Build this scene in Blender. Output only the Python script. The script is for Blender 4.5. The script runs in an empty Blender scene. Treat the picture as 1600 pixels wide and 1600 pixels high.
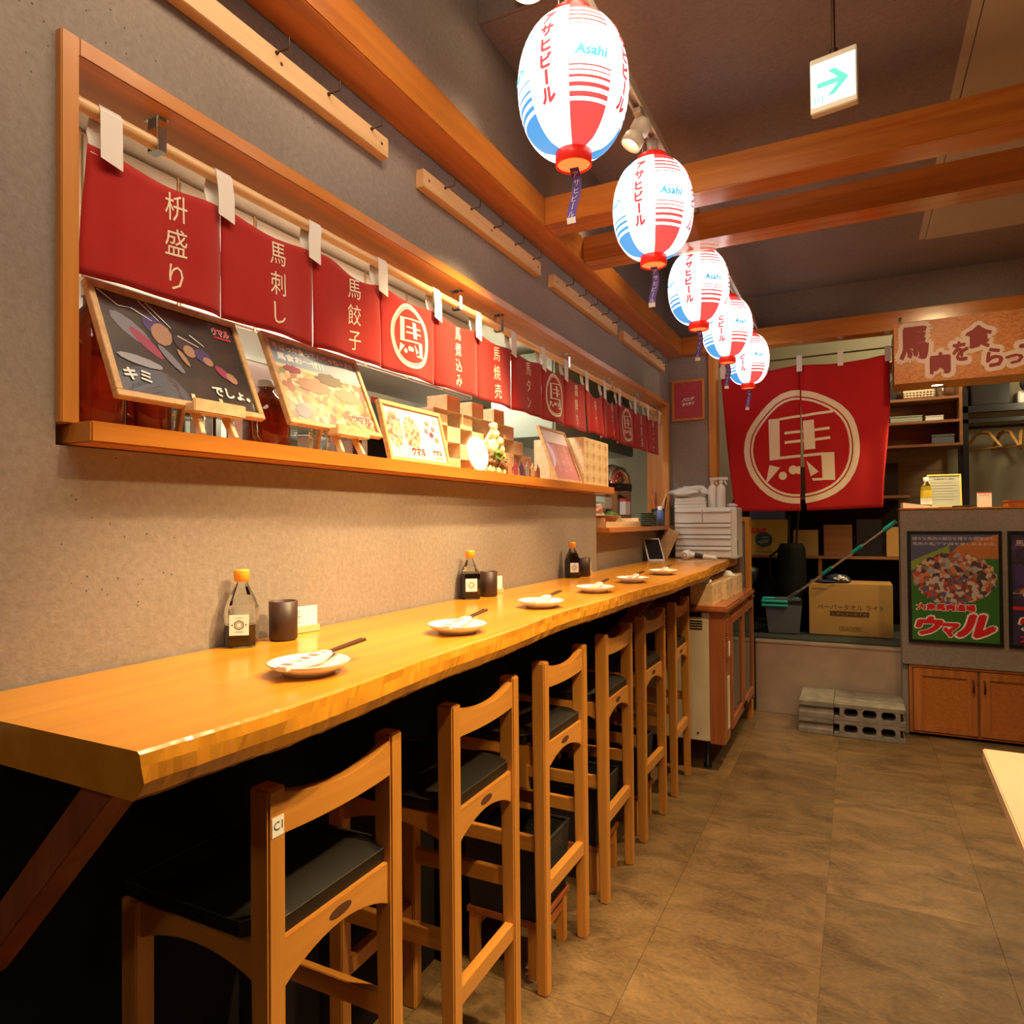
import bpy, bmesh, math, random
from mathutils import Vector, Matrix, noise as mnoise, geometry as mgeo
PI = math.pi
R = math.radians
random.seed(7)
sc = bpy.context.scene
COL = sc.collection

# ------------------------------------------------------------------ camera, world, exposure, lights
CAM = Vector((1.187, 0.0, 1.35))
cd = bpy.data.cameras.new('camera'); cam = bpy.data.objects.new('camera', cd); COL.objects.link(cam)
r_ = Vector((0.89340433, 0.44917194, -0.00855918)); u_ = Vector((0.01380901, -0.0084132, 0.99986926)); f_ = Vector((-0.44904121, 0.89340572, 0.01371901))
cam.matrix_world = Matrix(((r_.x, u_.x, -f_.x, CAM.x), (r_.y, u_.y, -f_.y, CAM.y), (r_.z, u_.z, -f_.z, CAM.z), (0, 0, 0, 1)))
cd.sensor_width = 36; cd.lens = 36 * 1068.63 / 1600; cd.clip_start = 0.02; cd.clip_end = 60
sc.camera = cam
w = bpy.data.worlds.new('world'); sc.world = w; w.use_nodes = True
w.node_tree.nodes['Background'].inputs[0].default_value = (1.0, 0.75, 0.5, 1)
w.node_tree.nodes['Background'].inputs[1].default_value = 0.045
sc.view_settings.view_transform = 'Standard'; sc.view_settings.look = 'None'
sc.view_settings.gamma = 1; sc.view_settings.exposure = 0.0; sc.view_settings.use_curve_mapping = False

WARM = (1.0, 0.66, 0.34)
def light(kind, loc, power, color=WARM, target=None, size=0.05, spot=60, blend=0.5, size_y=None, name='lamp_or_fill_light'):
    l = bpy.data.lights.new(name, kind); l.energy = power; l.color = color
    if kind == 'SPOT': l.spot_size = R(spot); l.spot_blend = blend; l.shadow_soft_size = size
    elif kind == 'AREA':
        l.size = size
        if size_y: l.shape = 'RECTANGLE'; l.size_y = size_y
    else: l.shadow_soft_size = size
    o = bpy.data.objects.new(name, l); o.location = loc; COL.objects.link(o)
    if target is not None:
        o.rotation_euler = (Vector(target) - Vector(loc)).to_track_quat('-Z', 'Y').to_euler()
    return o
# track spotlights over the counter
SPOTC = (1.0, 0.72, 0.35); ROOM = (1.0, 0.80, 0.58)
light('SPOT', (0.52, 2.06, 2.47), 150, SPOTC, (0.02, 1.92, 1.45), 0.03, 78, 0.75)
light('SPOT', (0.66, 1.22, 2.56), 95, SPOTC, (0.30, 1.00, 1.10), 0.03, 48, 0.9)
light('SPOT', (0.62, 3.42, 2.50), 45, SPOTC, (0.15, 3.20, 1.30), 0.03, 70, 0.8)
# ceiling downlights of the dining room, some unseen, with added fill lights
light('SPOT', (0.26, 3.08, 3.10), 40, ROOM, (0.26, 3.08, 0), 0.05, 90, 0.8)
light('SPOT', (0.23, 2.04, 3.08), 30, ROOM, (0.23, 2.04, 0), 0.05, 80, 0.8)
light('POINT', (0.35, 1.5, 3.3), 3.5, ROOM, size=0.08)  # unseen point light added to brighten the tall ceiling bay
light('SPOT', (1.35, 3.20, 2.84), 230, SPOTC, (1.0, 3.10, 0), 0.05, 95, 0.9)
light('SPOT', (1.60, 1.00, 2.84), 190, SPOTC, (0.9, 1.2, 0), 0.04, 95, 0.8)
light('SPOT', (2.20, 2.30, 2.84), 80, ROOM, (2.25, 2.30, 0), 0.05, 62, 0.5)
light('SPOT', (0.62, 2.36, 2.52), 60, SPOTC, (0.0, 2.16, 1.18), 0.03, 42, 0.9)  # extra spot added to brighten the wall under the sill
light('SPOT', (1.70, 1.55, 2.82), 330, SPOTC, (0.38, 1.45, 0.75), 0.04, 52, 0.9)  # unseen spot added to light the aisle faces of the stools
light('SPOT', (0.9, -1.5, 2.5), 26, ROOM, (0.3, 0.9, 0.9), 0.1, 60, 0.9)  # unseen fill added behind the camera for the counter's end face
light('AREA', (0.75, 0.7, 2.84), 29, ROOM, None, 0.5, size_y=1.6)  # unseen area fill added to wash the upper left wall
light('SPOT', (1.15, 1.95, 2.80), 110, SPOTC, (-0.05, 1.98, 1.68), 0.03, 30, 0.9)  # spot added to brighten the checkered boxes on the sill
light('SPOT', (1.0, 3.75, 2.82), 30, ROOM, (0.3, 4.6, 1.3), 0.05, 50, 0.9)  # unseen fill added for the dim drawer cabinet
light('POINT', (2.5, 5.6, 2.3), 12, (1.0, 0.85, 0.5), size=0.08)  # unseen point light added for the right part of the store wall
light('SPOT', (1.75, 3.30, 2.84), 70, SPOTC, (1.75, 4.9, 1.6), 0.05, 80, 0.9)  # unseen spot added to brighten the shop sign and counter wall
# kitchen light: one added fill, then the fluorescent battens
light('AREA', (-0.35, 2.2, 2.47), 26, (1.0, 0.95, 0.82), None, 0.12, size_y=1.4)  # weak fill added for the front of the overhead cabinet
light('AREA', (-1.3, 1.4, 2.42), 30, (1.0, 0.95, 0.82), None, 0.3, size_y=1.4)
light('AREA', (-1.0, 3.9, 2.42), 40, (1.0, 0.95, 0.82), None, 0.3, size_y=1.4)
# downlight in the soffit over the till, and an unseen point light in the store room
light('SPOT', (1.644, 4.92, 2.15), 45, (1.0, 0.8, 0.35), (1.68, 5.0, 0), 0.03, 120, 0.7)
light('POINT', (1.6, 5.75, 2.75), 22.0, (1.0, 0.85, 0.5), size=0.08)

# ------------------------------------------------------------------ materials
def _nt(name):
    m = bpy.data.materials.new(name); m.use_nodes = True
    nt = m.node_tree; b = nt.nodes['Principled BSDF']
    return m, nt, b
def plain(name, col, rough=0.5, metal=0.0, emit=None, es=1.0, trans=0.0, spec=0.5, bump=0.0, bscale=200, coat=0.0, alpha=1.0, sheen=0.0, var=0.0, vscale=6):
    m, nt, b = _nt(name)
    b.inputs['Base Color'].default_value = (*col, 1); b.inputs['Roughness'].default_value = rough
    b.inputs['Metallic'].default_value = metal; b.inputs['Specular IOR Level'].default_value = spec
    b.inputs['Transmission Weight'].default_value = trans; b.inputs['Coat Weight'].default_value = coat
    b.inputs['Alpha'].default_value = alpha; b.inputs['Sheen Weight'].default_value = sheen
    if emit: b.inputs['Emission Color'].default_value = (*emit, 1); b.inputs['Emission Strength'].default_value = es
    tc = None
    if bump or var:
        tc = nt.nodes.new('ShaderNodeTexCoord')
    if bump:
        n = nt.nodes.new('ShaderNodeTexNoise'); n.inputs['Scale'].default_value = bscale; n.inputs['Detail'].default_value = 4
        nt.links.new(tc.outputs['Object'], n.inputs['Vector'])
        bp = nt.nodes.new('ShaderNodeBump'); bp.inputs['Strength'].default_value = bump; bp.inputs['Distance'].default_value = 0.004
        nt.links.new(n.outputs['Fac'], bp.inputs['Height']); nt.links.new(bp.outputs['Normal'], b.inputs['Normal'])
    if var:
        n = nt.nodes.new('ShaderNodeTexNoise'); n.inputs['Scale'].default_value = vscale; n.inputs['Detail'].default_value = 5
        nt.links.new(tc.outputs['Object'], n.inputs['Vector'])
        cr = nt.nodes.new('ShaderNodeValToRGB')
        cr.color_ramp.elements[0].position = 0.3; cr.color_ramp.elements[1].position = 0.7
        cr.color_ramp.elements[0].color = (*[c * (1 - var) for c in col], 1); cr.color_ramp.elements[1].color = (*[min(1, c * (1 + var)) for c in col], 1)
        nt.links.new(n.outputs['Fac'], cr.inputs[0]); nt.links.new(cr.outputs[0], b.inputs['Base Color'])
    return m
def wood(name, c1, c2, axis=1, rough=0.4, scale=6.0, coat=0.0, bump=0.15):
    """grain runs along the given object axis"""
    m, nt, b = _nt(name)
    tc = nt.nodes.new('ShaderNodeTexCoord'); mp = nt.nodes.new('ShaderNodeMapping')
    s = [scale * 6] * 3; s[axis] = scale * 0.35; mp.inputs['Scale'].default_value = s
    n = nt.nodes.new('ShaderNodeTexNoise'); n.inputs['Scale'].default_value = 1.0; n.inputs['Detail'].default_value = 6; n.inputs['Distortion'].default_value = 0.6
    nt.links.new(tc.outputs['Object'], mp.inputs[0]); nt.links.new(mp.outputs[0], n.inputs['Vector'])
    cr = nt.nodes.new('ShaderNodeValToRGB'); cr.color_ramp.elements[0].position = 0.3; cr.color_ramp.elements[1].position = 0.7
    cr.color_ramp.elements[0].color = (*c1, 1); cr.color_ramp.elements[1].color = (*c2, 1)
    nt.links.new(n.outputs['Fac'], cr.inputs[0]); nt.links.new(cr.outputs[0], b.inputs['Base Color'])
    b.inputs['Roughness'].default_value = rough; b.inputs['Coat Weight'].default_value = coat; b.inputs['Coat Roughness'].default_value = 0.12
    bp = nt.nodes.new('ShaderNodeBump'); bp.inputs['Strength'].default_value = bump; bp.inputs['Distance'].default_value = 0.002
    nt.links.new(n.outputs['Fac'], bp.inputs['Height']); nt.links.new(bp.outputs['Normal'], b.inputs['Normal'])
    return m
def plaster(name, c1, c2, bump=0.5):
    m, nt, b = _nt(name)
    tc = nt.nodes.new('ShaderNodeTexCoord')
    n1 = nt.nodes.new('ShaderNodeTexNoise'); n1.inputs['Scale'].default_value = 2.2; n1.inputs['Detail'].default_value = 6
    n2 = nt.nodes.new('ShaderNodeTexNoise'); n2.inputs['Scale'].default_value = 70; n2.inputs['Detail'].default_value = 5; n2.inputs['Roughness'].default_value = 0.65
    v = nt.nodes.new('ShaderNodeTexVoronoi'); v.inputs['Scale'].default_value = 55
    for n in (n1, n2, v): nt.links.new(tc.outputs['Object'], n.inputs['Vector'])
    ad = nt.nodes.new('ShaderNodeMath'); ad.operation = 'MULTIPLY_ADD'; ad.inputs[1].default_value = 0.55
    nt.links.new(n2.outputs['Fac'], ad.inputs[0]); 
    ml = nt.nodes.new('ShaderNodeMath'); ml.operation = 'MULTIPLY'; ml.inputs[1].default_value = 0.45
    nt.links.new(n1.outputs['Fac'], ml.inputs[0]); nt.links.new(ml.outputs[0], ad.inputs[2])
    cr = nt.nodes.new('ShaderNodeValToRGB'); cr.color_ramp.elements[0].position = 0.36; cr.color_ramp.elements[1].position = 0.64
    cr.color_ramp.elements[0].color = (*c1, 1); cr.color_ramp.elements[1].color = (*c2, 1)
    nt.links.new(ad.outputs[0], cr.inputs[0])
    # sparse dark pits
    lt = nt.nodes.new('ShaderNodeMath'); lt.operation = 'LESS_THAN'; lt.inputs[1].default_value = 0.10
    nt.links.new(v.outputs['Distance'], lt.inputs[0])
    mx = nt.nodes.new('ShaderNodeMixRGB'); mx.inputs[2].default_value = (*[c * 0.45 for c in c1], 1)
    k = nt.nodes.new('ShaderNodeMath'); k.operation = 'MULTIPLY'
    gt = nt.nodes.new('ShaderNodeMath'); gt.operation = 'GREATER_THAN'; gt.inputs[1].default_value = 0.56
    nt.links.new(n1.outputs['Fac'], gt.inputs[0]); nt.links.new(lt.outputs[0], k.inputs[0]); nt.links.new(gt.outputs[0], k.inputs[1])
    nt.links.new(k.outputs[0], mx.inputs[0]); nt.links.new(cr.outputs[0], mx.inputs[1])
    nt.links.new(mx.outputs[0], b.inputs['Base Color'])
    b.inputs['Roughness'].default_value = 0.9
    bp = nt.nodes.new('ShaderNodeBump'); bp.inputs['Strength'].default_value = bump; bp.inputs['Distance'].default_value = 0.004
    nt.links.new(n2.outputs['Fac'], bp.inputs['Height']); nt.links.new(bp.outputs['Normal'], b.inputs['Normal'])
    return m
def blotch(name, cols, scale=8, rough=0.5, coord='Object', metric='voronoi', spec=0.5, stretch=(1, 1, 1), emit=0):
    """irregular patches in several colours (printed artwork, greens, onions)"""
    m, nt, b = _nt(name)
    tc = nt.nodes.new('ShaderNodeTexCoord'); mp = nt.nodes.new('ShaderNodeMapping'); mp.inputs['Scale'].default_value = stretch
    nt.links.new(tc.outputs[coord], mp.inputs[0])
    if metric == 'voronoi':
        n = nt.nodes.new('ShaderNodeTexVoronoi'); n.inputs['Scale'].default_value = scale
        sp = nt.nodes.new('ShaderNodeSeparateColor'); nt.links.new(n.outputs['Color'], sp.inputs[0]); out = sp.outputs[0]
    else:
        n = nt.nodes.new('ShaderNodeTexNoise'); n.inputs['Scale'].default_value = scale; n.inputs['Detail'].default_value = 3; out = n.outputs['Fac']
    nt.links.new(mp.outputs[0], n.inputs['Vector'])
    cr = nt.nodes.new('ShaderNodeValToRGB'); cr.color_ramp.interpolation = 'CONSTANT' if metric == 'voronoi' else 'LINEAR'
    el = cr.color_ramp.elements
    lo, hi = (0.0, 1.0) if metric == 'voronoi' else (0.3, 0.7)
    while len(el) < len(cols): el.new(0.5)
    for i, c in enumerate(cols):
        el[i].position = lo + (hi - lo) * i / (len(cols) if metric == 'voronoi' else len(cols) - 1)
        el[i].color = (*c, 1)
    nt.links.new(out, cr.inputs[0]); nt.links.new(cr.outputs[0], b.inputs['Base Color'])
    b.inputs['Roughness'].default_value = rough
    return m

M = {}
M['plaster'] = plaster('plaster', (0.235, 0.185, 0.15), (0.33, 0.27, 0.225))
M['plaster_ceiling'] = plaster('plaster_ceiling', (0.21, 0.16, 0.135), (0.29, 0.225, 0.195))
M['beam'] = wood('beam_wood', (0.40, 0.11, 0.012), (0.58, 0.19, 0.025), 0, 0.22, 5, 0.4, 0.08)
M['beam_y'] = wood('beam_wood_y', (0.40, 0.11, 0.012), (0.58, 0.19, 0.025), 1, 0.3, 5, 0.25, 0.08)
M['trim_z'] = wood('trim_wood_z', (0.52, 0.19, 0.028), (0.66, 0.27, 0.045), 2, 0.4, 5, 0.1)
M['trim_y'] = wood('trim_wood_y', (0.50, 0.165, 0.018), (0.64, 0.24, 0.032), 1, 0.35, 5, 0.2)
M['pale_y'] = wood('pale_wood_y', (0.66, 0.38, 0.16), (0.80, 0.50, 0.24), 1, 0.5, 5, 0.0)
M['counter'] = wood('counter_wood', (0.50, 0.185, 0.010), (0.62, 0.262, 0.017), 1, 0.3, 3.0, 0.35, 0.05)
M['stool'] = wood('stool_wood', (0.50, 0.195, 0.030), (0.63, 0.27, 0.05), 2, 0.32, 6, 0.2, 0.05)
M['stool_y'] = wood('stool_wood_y', (0.50, 0.195, 0.030), (0.63, 0.27, 0.05), 1, 0.32, 6, 0.2, 0.05)
M['stool_x'] = wood('stool_wood_x', (0.50, 0.195, 0.030), (0.63, 0.27, 0.05), 0, 0.32, 6, 0.2, 0.05)
M['hinoki'] = wood('cypress_wood', (0.72, 0.48, 0.24), (0.88, 0.66, 0.40), 1, 0.55, 8, 0.0, 0.1)
M['hinoki_x'] = wood('cypress_end', (0.66, 0.40, 0.17), (0.80, 0.54, 0.28), 0, 0.55, 8, 0.0, 0.1)
M['cherry'] = wood('cherry_veneer', (0.28, 0.07, 0.02), (0.45, 0.14, 0.04), 1, 0.35, 5, 0.3, 0.05)
M['cherry_z'] = wood('cherry_veneer_z', (0.28, 0.07, 0.02), (0.42, 0.13, 0.04), 2, 0.35, 5, 0.3, 0.05)
M['shelf_wood'] = wood('shelf_wood', (0.20, 0.075, 0.025), (0.33, 0.13, 0.05), 0, 0.5, 5)
M['cab_wood'] = wood('cabinet_wood', (0.36, 0.10, 0.02), (0.55, 0.19, 0.04), 2, 0.35, 5, 0.3)
M['ply'] = wood('plywood', (0.34, 0.23, 0.11), (0.48, 0.34, 0.18), 0, 0.7, 3)
M['frame_oak'] = wood('oak_frame', (0.55, 0.31, 0.12), (0.72, 0.45, 0.20), 1, 0.5, 10)
M['black'] = plain('black_paint', (0.006, 0.005, 0.005), 0.75, spec=0.2)
M['black_plastic'] = plain('black_plastic', (0.012, 0.012, 0.014), 0.35)
M['leather'] = plain('black_leather', (0.009, 0.007, 0.005), 0.45, bump=0.25, bscale=500)
M['piping'] = plain('seam_piping', (0.05, 0.045, 0.035), 0.4)
M['hole_dark'] = plain('hole_shade', (0.10, 0.035, 0.015), 0.5)  # dark of the apron's oval hole, put into the colour
M['red_cloth'] = plain('red_cloth', (0.42, 0.017, 0.012), 0.85, bump=0.2, bscale=900, sheen=0.15, spec=0.2)
M['red_cloth_door'] = plain('crimson_cloth', (0.50, 0.014, 0.016), 0.85, bump=0.2, bscale=900, sheen=0.1, spec=0.2)
M['white_cloth'] = plain('white_cloth', (0.82, 0.76, 0.68), 0.85)
M['cream_print'] = plain('cream_print', (0.88, 0.72, 0.52), 0.8)
M['white_print'] = plain('white_print', (0.88, 0.86, 0.82), 0.6)
M['black_print'] = plain('black_print', (0.02, 0.015, 0.012), 0.6)
M['red_print'] = plain('red_print', (0.70, 0.015, 0.02), 0.5)
M['maroon_print'] = plain('maroon_print', (0.28, 0.02, 0.02), 0.6)
M['pink_print'] = plain('pale_pink_print', (0.80, 0.60, 0.55), 0.6)
M['white_plastic'] = plain('white_plastic', (0.74, 0.72, 0.68), 0.35)
M['ivory'] = plain('ivory_plastic', (0.70, 0.60, 0.42), 0.4)
M['cream_metal'] = plain('cream_metal', (0.66, 0.55, 0.38), 0.45, var=0.08, vscale=9)
M['riser'] = plain('riser_steel', (0.62, 0.50, 0.41), 0.30, 0.6, var=0.15, vscale=5)
_n = M['riser'].node_tree; _m = _n.nodes.new('ShaderNodeMapping'); _m.inputs['Scale'].default_value = (1.5, 1.5, 500); _t = _n.nodes.new('ShaderNodeTexCoord'); _z = _n.nodes.new('ShaderNodeTexNoise'); _z.inputs['Scale'].default_value = 1.0; _b = _n.nodes.new('ShaderNodeBump'); _b.inputs['Strength'].default_value = 0.6; _b.inputs['Distance'].default_value = 0.0008
_n.links.new(_t.outputs['Object'], _m.inputs[0]); _n.links.new(_m.outputs[0], _z.inputs['Vector']); _n.links.new(_z.outputs['Fac'], _b.inputs['Height']); _n.links.new(_b.outputs['Normal'], _n.nodes['Principled BSDF'].inputs['Normal'])
M['steel'] = plain('brushed_steel', (0.55, 0.53, 0.50), 0.3, 1.0, bump=0.02, bscale=60, var=0.12, vscale=5)
M['chrome'] = plain('chrome', (0.8, 0.8, 0.8), 0.08, 1.0)
M['iron'] = plain('rusty_iron', (0.10, 0.05, 0.03), 0.5, 0.7)
M['glass'] = plain('clear_glass', (0.95, 0.97, 0.95), 0.02, trans=1.0)
M['pet'] = plain('clear_plastic', (0.88, 0.95, 0.93), 0.06, trans=1.0)
M['soy'] = plain('soy_sauce', (0.015, 0.004, 0.002), 0.08)
M['amber'] = plain('amber_spirit', (0.30, 0.018, 0.004), 0.06, trans=0.55)
M['cola'] = plain('dark_red_bottle', (0.07, 0.006, 0.004), 0.08)
M['orange_cap'] = plain('orange_cap', (0.90, 0.36, 0.03), 0.35)
M['cup'] = plain('dark_brown_cup', (0.045, 0.018, 0.01), 0.45)
M['porcelain'] = plain('porcelain', (0.86, 0.82, 0.74), 0.12, coat=0.5)
M['blue_rim'] = plain('rim_line', (0.45, 0.30, 0.26), 0.3)
M['chop'] = plain('dark_chopsticks', (0.075, 0.028, 0.012), 0.3)
M['paper'] = plain('paper', (0.86, 0.84, 0.80), 0.7)
M['paper_sleeve'] = blotch('chopstick_sleeve', [(0.60, 0.52, 0.46), (0.42, 0.16, 0.12), (0.55, 0.40, 0.34), (0.34, 0.10, 0.09)], 30, 0.6)
M['cardboard'] = plain('cardboard', (0.52, 0.29, 0.09), 0.8, var=0.06)
M['cardboard_dark'] = plain('cardboard_dark', (0.36, 0.22, 0.07), 0.8, var=0.06)
M['teal'] = plain('teal_plastic', (0.015, 0.36, 0.33), 0.35)
M['grey_plastic'] = plain('grey_plastic', (0.11, 0.115, 0.13), 0.5)
M['concrete'] = plain('concrete_block', (0.27, 0.235, 0.195), 0.95, bump=0.9, bscale=150, var=0.25, vscale=14)
M['rod'] = wood('rod_wood', (0.78, 0.50, 0.24), (0.88, 0.62, 0.34), 1, 0.4, 4, 0.1, 0.03)
M['osb'] = blotch('chipboard', [(0.52, 0.15, 0.02), (0.60, 0.20, 0.032), (0.49, 0.135, 0.018), (0.64, 0.23, 0.045)], 70, 0.45, stretch=(1, 1, 2.2))
M['burl'] = blotch('burl_veneer', [(0.40, 0.11, 0.018), (0.50, 0.16, 0.03), (0.44, 0.13, 0.022), (0.56, 0.19, 0.04)], 22, 0.4, metric='noise')
M['sign_under'] = wood('soffit_wood', (0.55, 0.24, 0.03), (0.72, 0.36, 0.05), 0, 0.4, 5, 0.1)
M['beige_wall'] = plain('beige_wall', (0.42, 0.38, 0.26), 0.8, var=0.05)
M['kitchen_wall'] = plain('kitchen_wall', (0.80, 0.74, 0.62), 0.5, var=0.03)
M['grey_green'] = plain('grey_green_paint', (0.33, 0.36, 0.28), 0.45)
M['ceiling_cream'] = plain('cream_panel', (0.52, 0.43, 0.29), 0.7, var=0.03)
M['track'] = plain('track_ivory', (0.68, 0.58, 0.42), 0.4)
M['arrow'] = plain('green_arrow', (0.02, 0.5, 0.3), 0.5, emit=(0.12, 0.78, 0.52), es=1.0)
M['exit_face'] = plain('exit_face', (0.9, 1, 0.95), 0.4, emit=(0.93, 1.0, 0.93), es=1.25)
M['lamp_glow'] = plain('lamp_glow', (1, 0.9, 0.7), 0.4, emit=(1.0, 0.86, 0.55), es=14)
M['lan_white'] = plain('lantern_white', (0.9, 0.9, 0.92), 0.6, emit=(1.0, 0.975, 0.95), es=2.3)
M['lan_red'] = plain('lantern_red', (0.8, 0.03, 0.03), 0.6, emit=(0.80, 0.10, 0.09), es=1.0)
M['lan_blue'] = plain('lantern_blue', (0.03, 0.25, 0.75), 0.6, emit=(0.09, 0.36, 0.80), es=1.0)
M['lan_textred'] = plain('lantern_textred', (0.6, 0.05, 0.06), 0.6, emit=(0.75, 0.10, 0.11), es=0.75)
M['lan_textblue'] = plain('lantern_textblue', (0.05, 0.4, 0.7), 0.6, emit=(0.12, 0.50, 0.80), es=0.9)
M['lan_cap'] = plain('lantern_cap', (0.85, 0.02, 0.015), 0.35, emit=(1.0, 0.03, 0.01), es=0.35)
M['lan_bottom'] = plain('lantern_bottom', (0.9, 0.25, 0.08), 0.4, emit=(1.0, 0.32, 0.08), es=0.8)
M['purple'] = plain('purple_streamer', (0.10, 0.05, 0.42), 0.5)
M['pickle'] = blotch('meat_pink', [(0.75, 0.32, 0.22), (0.82, 0.5, 0.36), (0.62, 0.2, 0.14)], 60, 0.4)
M['leaf'] = plain('leaf_green', (0.14, 0.26, 0.04), 0.5, var=0.3, vscale=20)
M['leaf_brown'] = plain('leaf_brown', (0.20, 0.09, 0.03), 0.6, var=0.3, vscale=20)
M['squash'] = plain('pale_gourd', (0.72, 0.68, 0.36), 0.5, var=0.15, vscale=20)
M['plate_green'] = plain('grey_green_dish', (0.16, 0.18, 0.13), 0.35)
M['bowl_brown'] = plain('brown_bowl', (0.34, 0.10, 0.035), 0.3)
M['lilac'] = plain('lilac_plastic', (0.72, 0.55, 0.62), 0.5)
M['basket'] = plain('dark_basket', (0.012, 0.010, 0.008), 0.7, bump=0.8, bscale=120)
M['red_label'] = plain('red_label', (0.65, 0.06, 0.05), 0.5)
M['blue_label'] = plain('blue_label', (0.10, 0.16, 0.42), 0.5)
M['yellow_label'] = plain('yellow_label', (0.85, 0.62, 0.05), 0.5)
M['navy'] = plain('navy_cloth', (0.02, 0.03, 0.07), 0.7)
M['hanger'] = wood('hanger_wood', (0.42, 0.21, 0.05), (0.55, 0.29, 0.08), 0, 0.4, 5)
M['rubber'] = plain('black_mat', (0.03, 0.035, 0.03), 0.8, bump=0.3, bscale=90)
def floor_mat(name, c1, c2, seed):
    m, nt, b = _nt(name)
    tc = nt.nodes.new('ShaderNodeTexCoord'); mp = nt.nodes.new('ShaderNodeMapping'); mp.inputs['Location'].default_value = (seed * 3.1, seed * 1.7, 0); mp.inputs['Rotation'].default_value = (0, 0, 0.5); mp.inputs['Scale'].default_value = (1, 1.9, 1)
    nt.links.new(tc.outputs['Object'], mp.inputs[0])
    n1 = nt.nodes.new('ShaderNodeTexNoise'); n1.inputs['Scale'].default_value = 4.5; n1.inputs['Detail'].default_value = 9; n1.inputs['Roughness'].default_value = 0.68; n1.inputs['Distortion'].default_value = 0.8
    n2 = nt.nodes.new('ShaderNodeTexNoise'); n2.inputs['Scale'].default_value = 60; n2.inputs['Detail'].default_value = 4
    nt.links.new(mp.outputs[0], n1.inputs['Vector']); nt.links.new(mp.outputs[0], n2.inputs['Vector'])
    mx = nt.nodes.new('ShaderNodeMath'); mx.operation = 'MULTIPLY_ADD'; mx.inputs[1].default_value = 0.3
    nt.links.new(n2.outputs['Fac'], mx.inputs[0])
    ml = nt.nodes.new('ShaderNodeMath'); ml.operation = 'MULTIPLY'; ml.inputs[1].default_value = 0.7; nt.links.new(n1.outputs['Fac'], ml.inputs[0]); nt.links.new(ml.outputs[0], mx.inputs[2])
    cr = nt.nodes.new('ShaderNodeValToRGB'); cr.color_ramp.elements[0].position = 0.36; cr.color_ramp.elements[1].position = 0.66
    cr.color_ramp.elements[0].color = (*c1, 1); cr.color_ramp.elements[1].color = (*c2, 1)
    nt.links.new(mx.outputs[0], cr.inputs[0]); nt.links.new(cr.outputs[0], b.inputs['Base Color'])
    b.inputs['Roughness'].default_value = 0.42
    bp = nt.nodes.new('ShaderNodeBump'); bp.inputs['Strength'].default_value = 0.25; bp.inputs['Distance'].default_value = 0.003
    nt.links.new(mx.outputs[0], bp.inputs['Height']); nt.links.new(bp.outputs['Normal'], b.inputs['Normal'])
    return m
for i in range(3):
    k = (1.0, 0.86, 1.1)[i]
    M['tile%d' % i] = floor_mat('floor_vinyl_%d' % i, (0.080 * k, 0.043 * k, 0.017 * k), (0.25 * k, 0.148 * k, 0.062 * k), i + 1)

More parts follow.
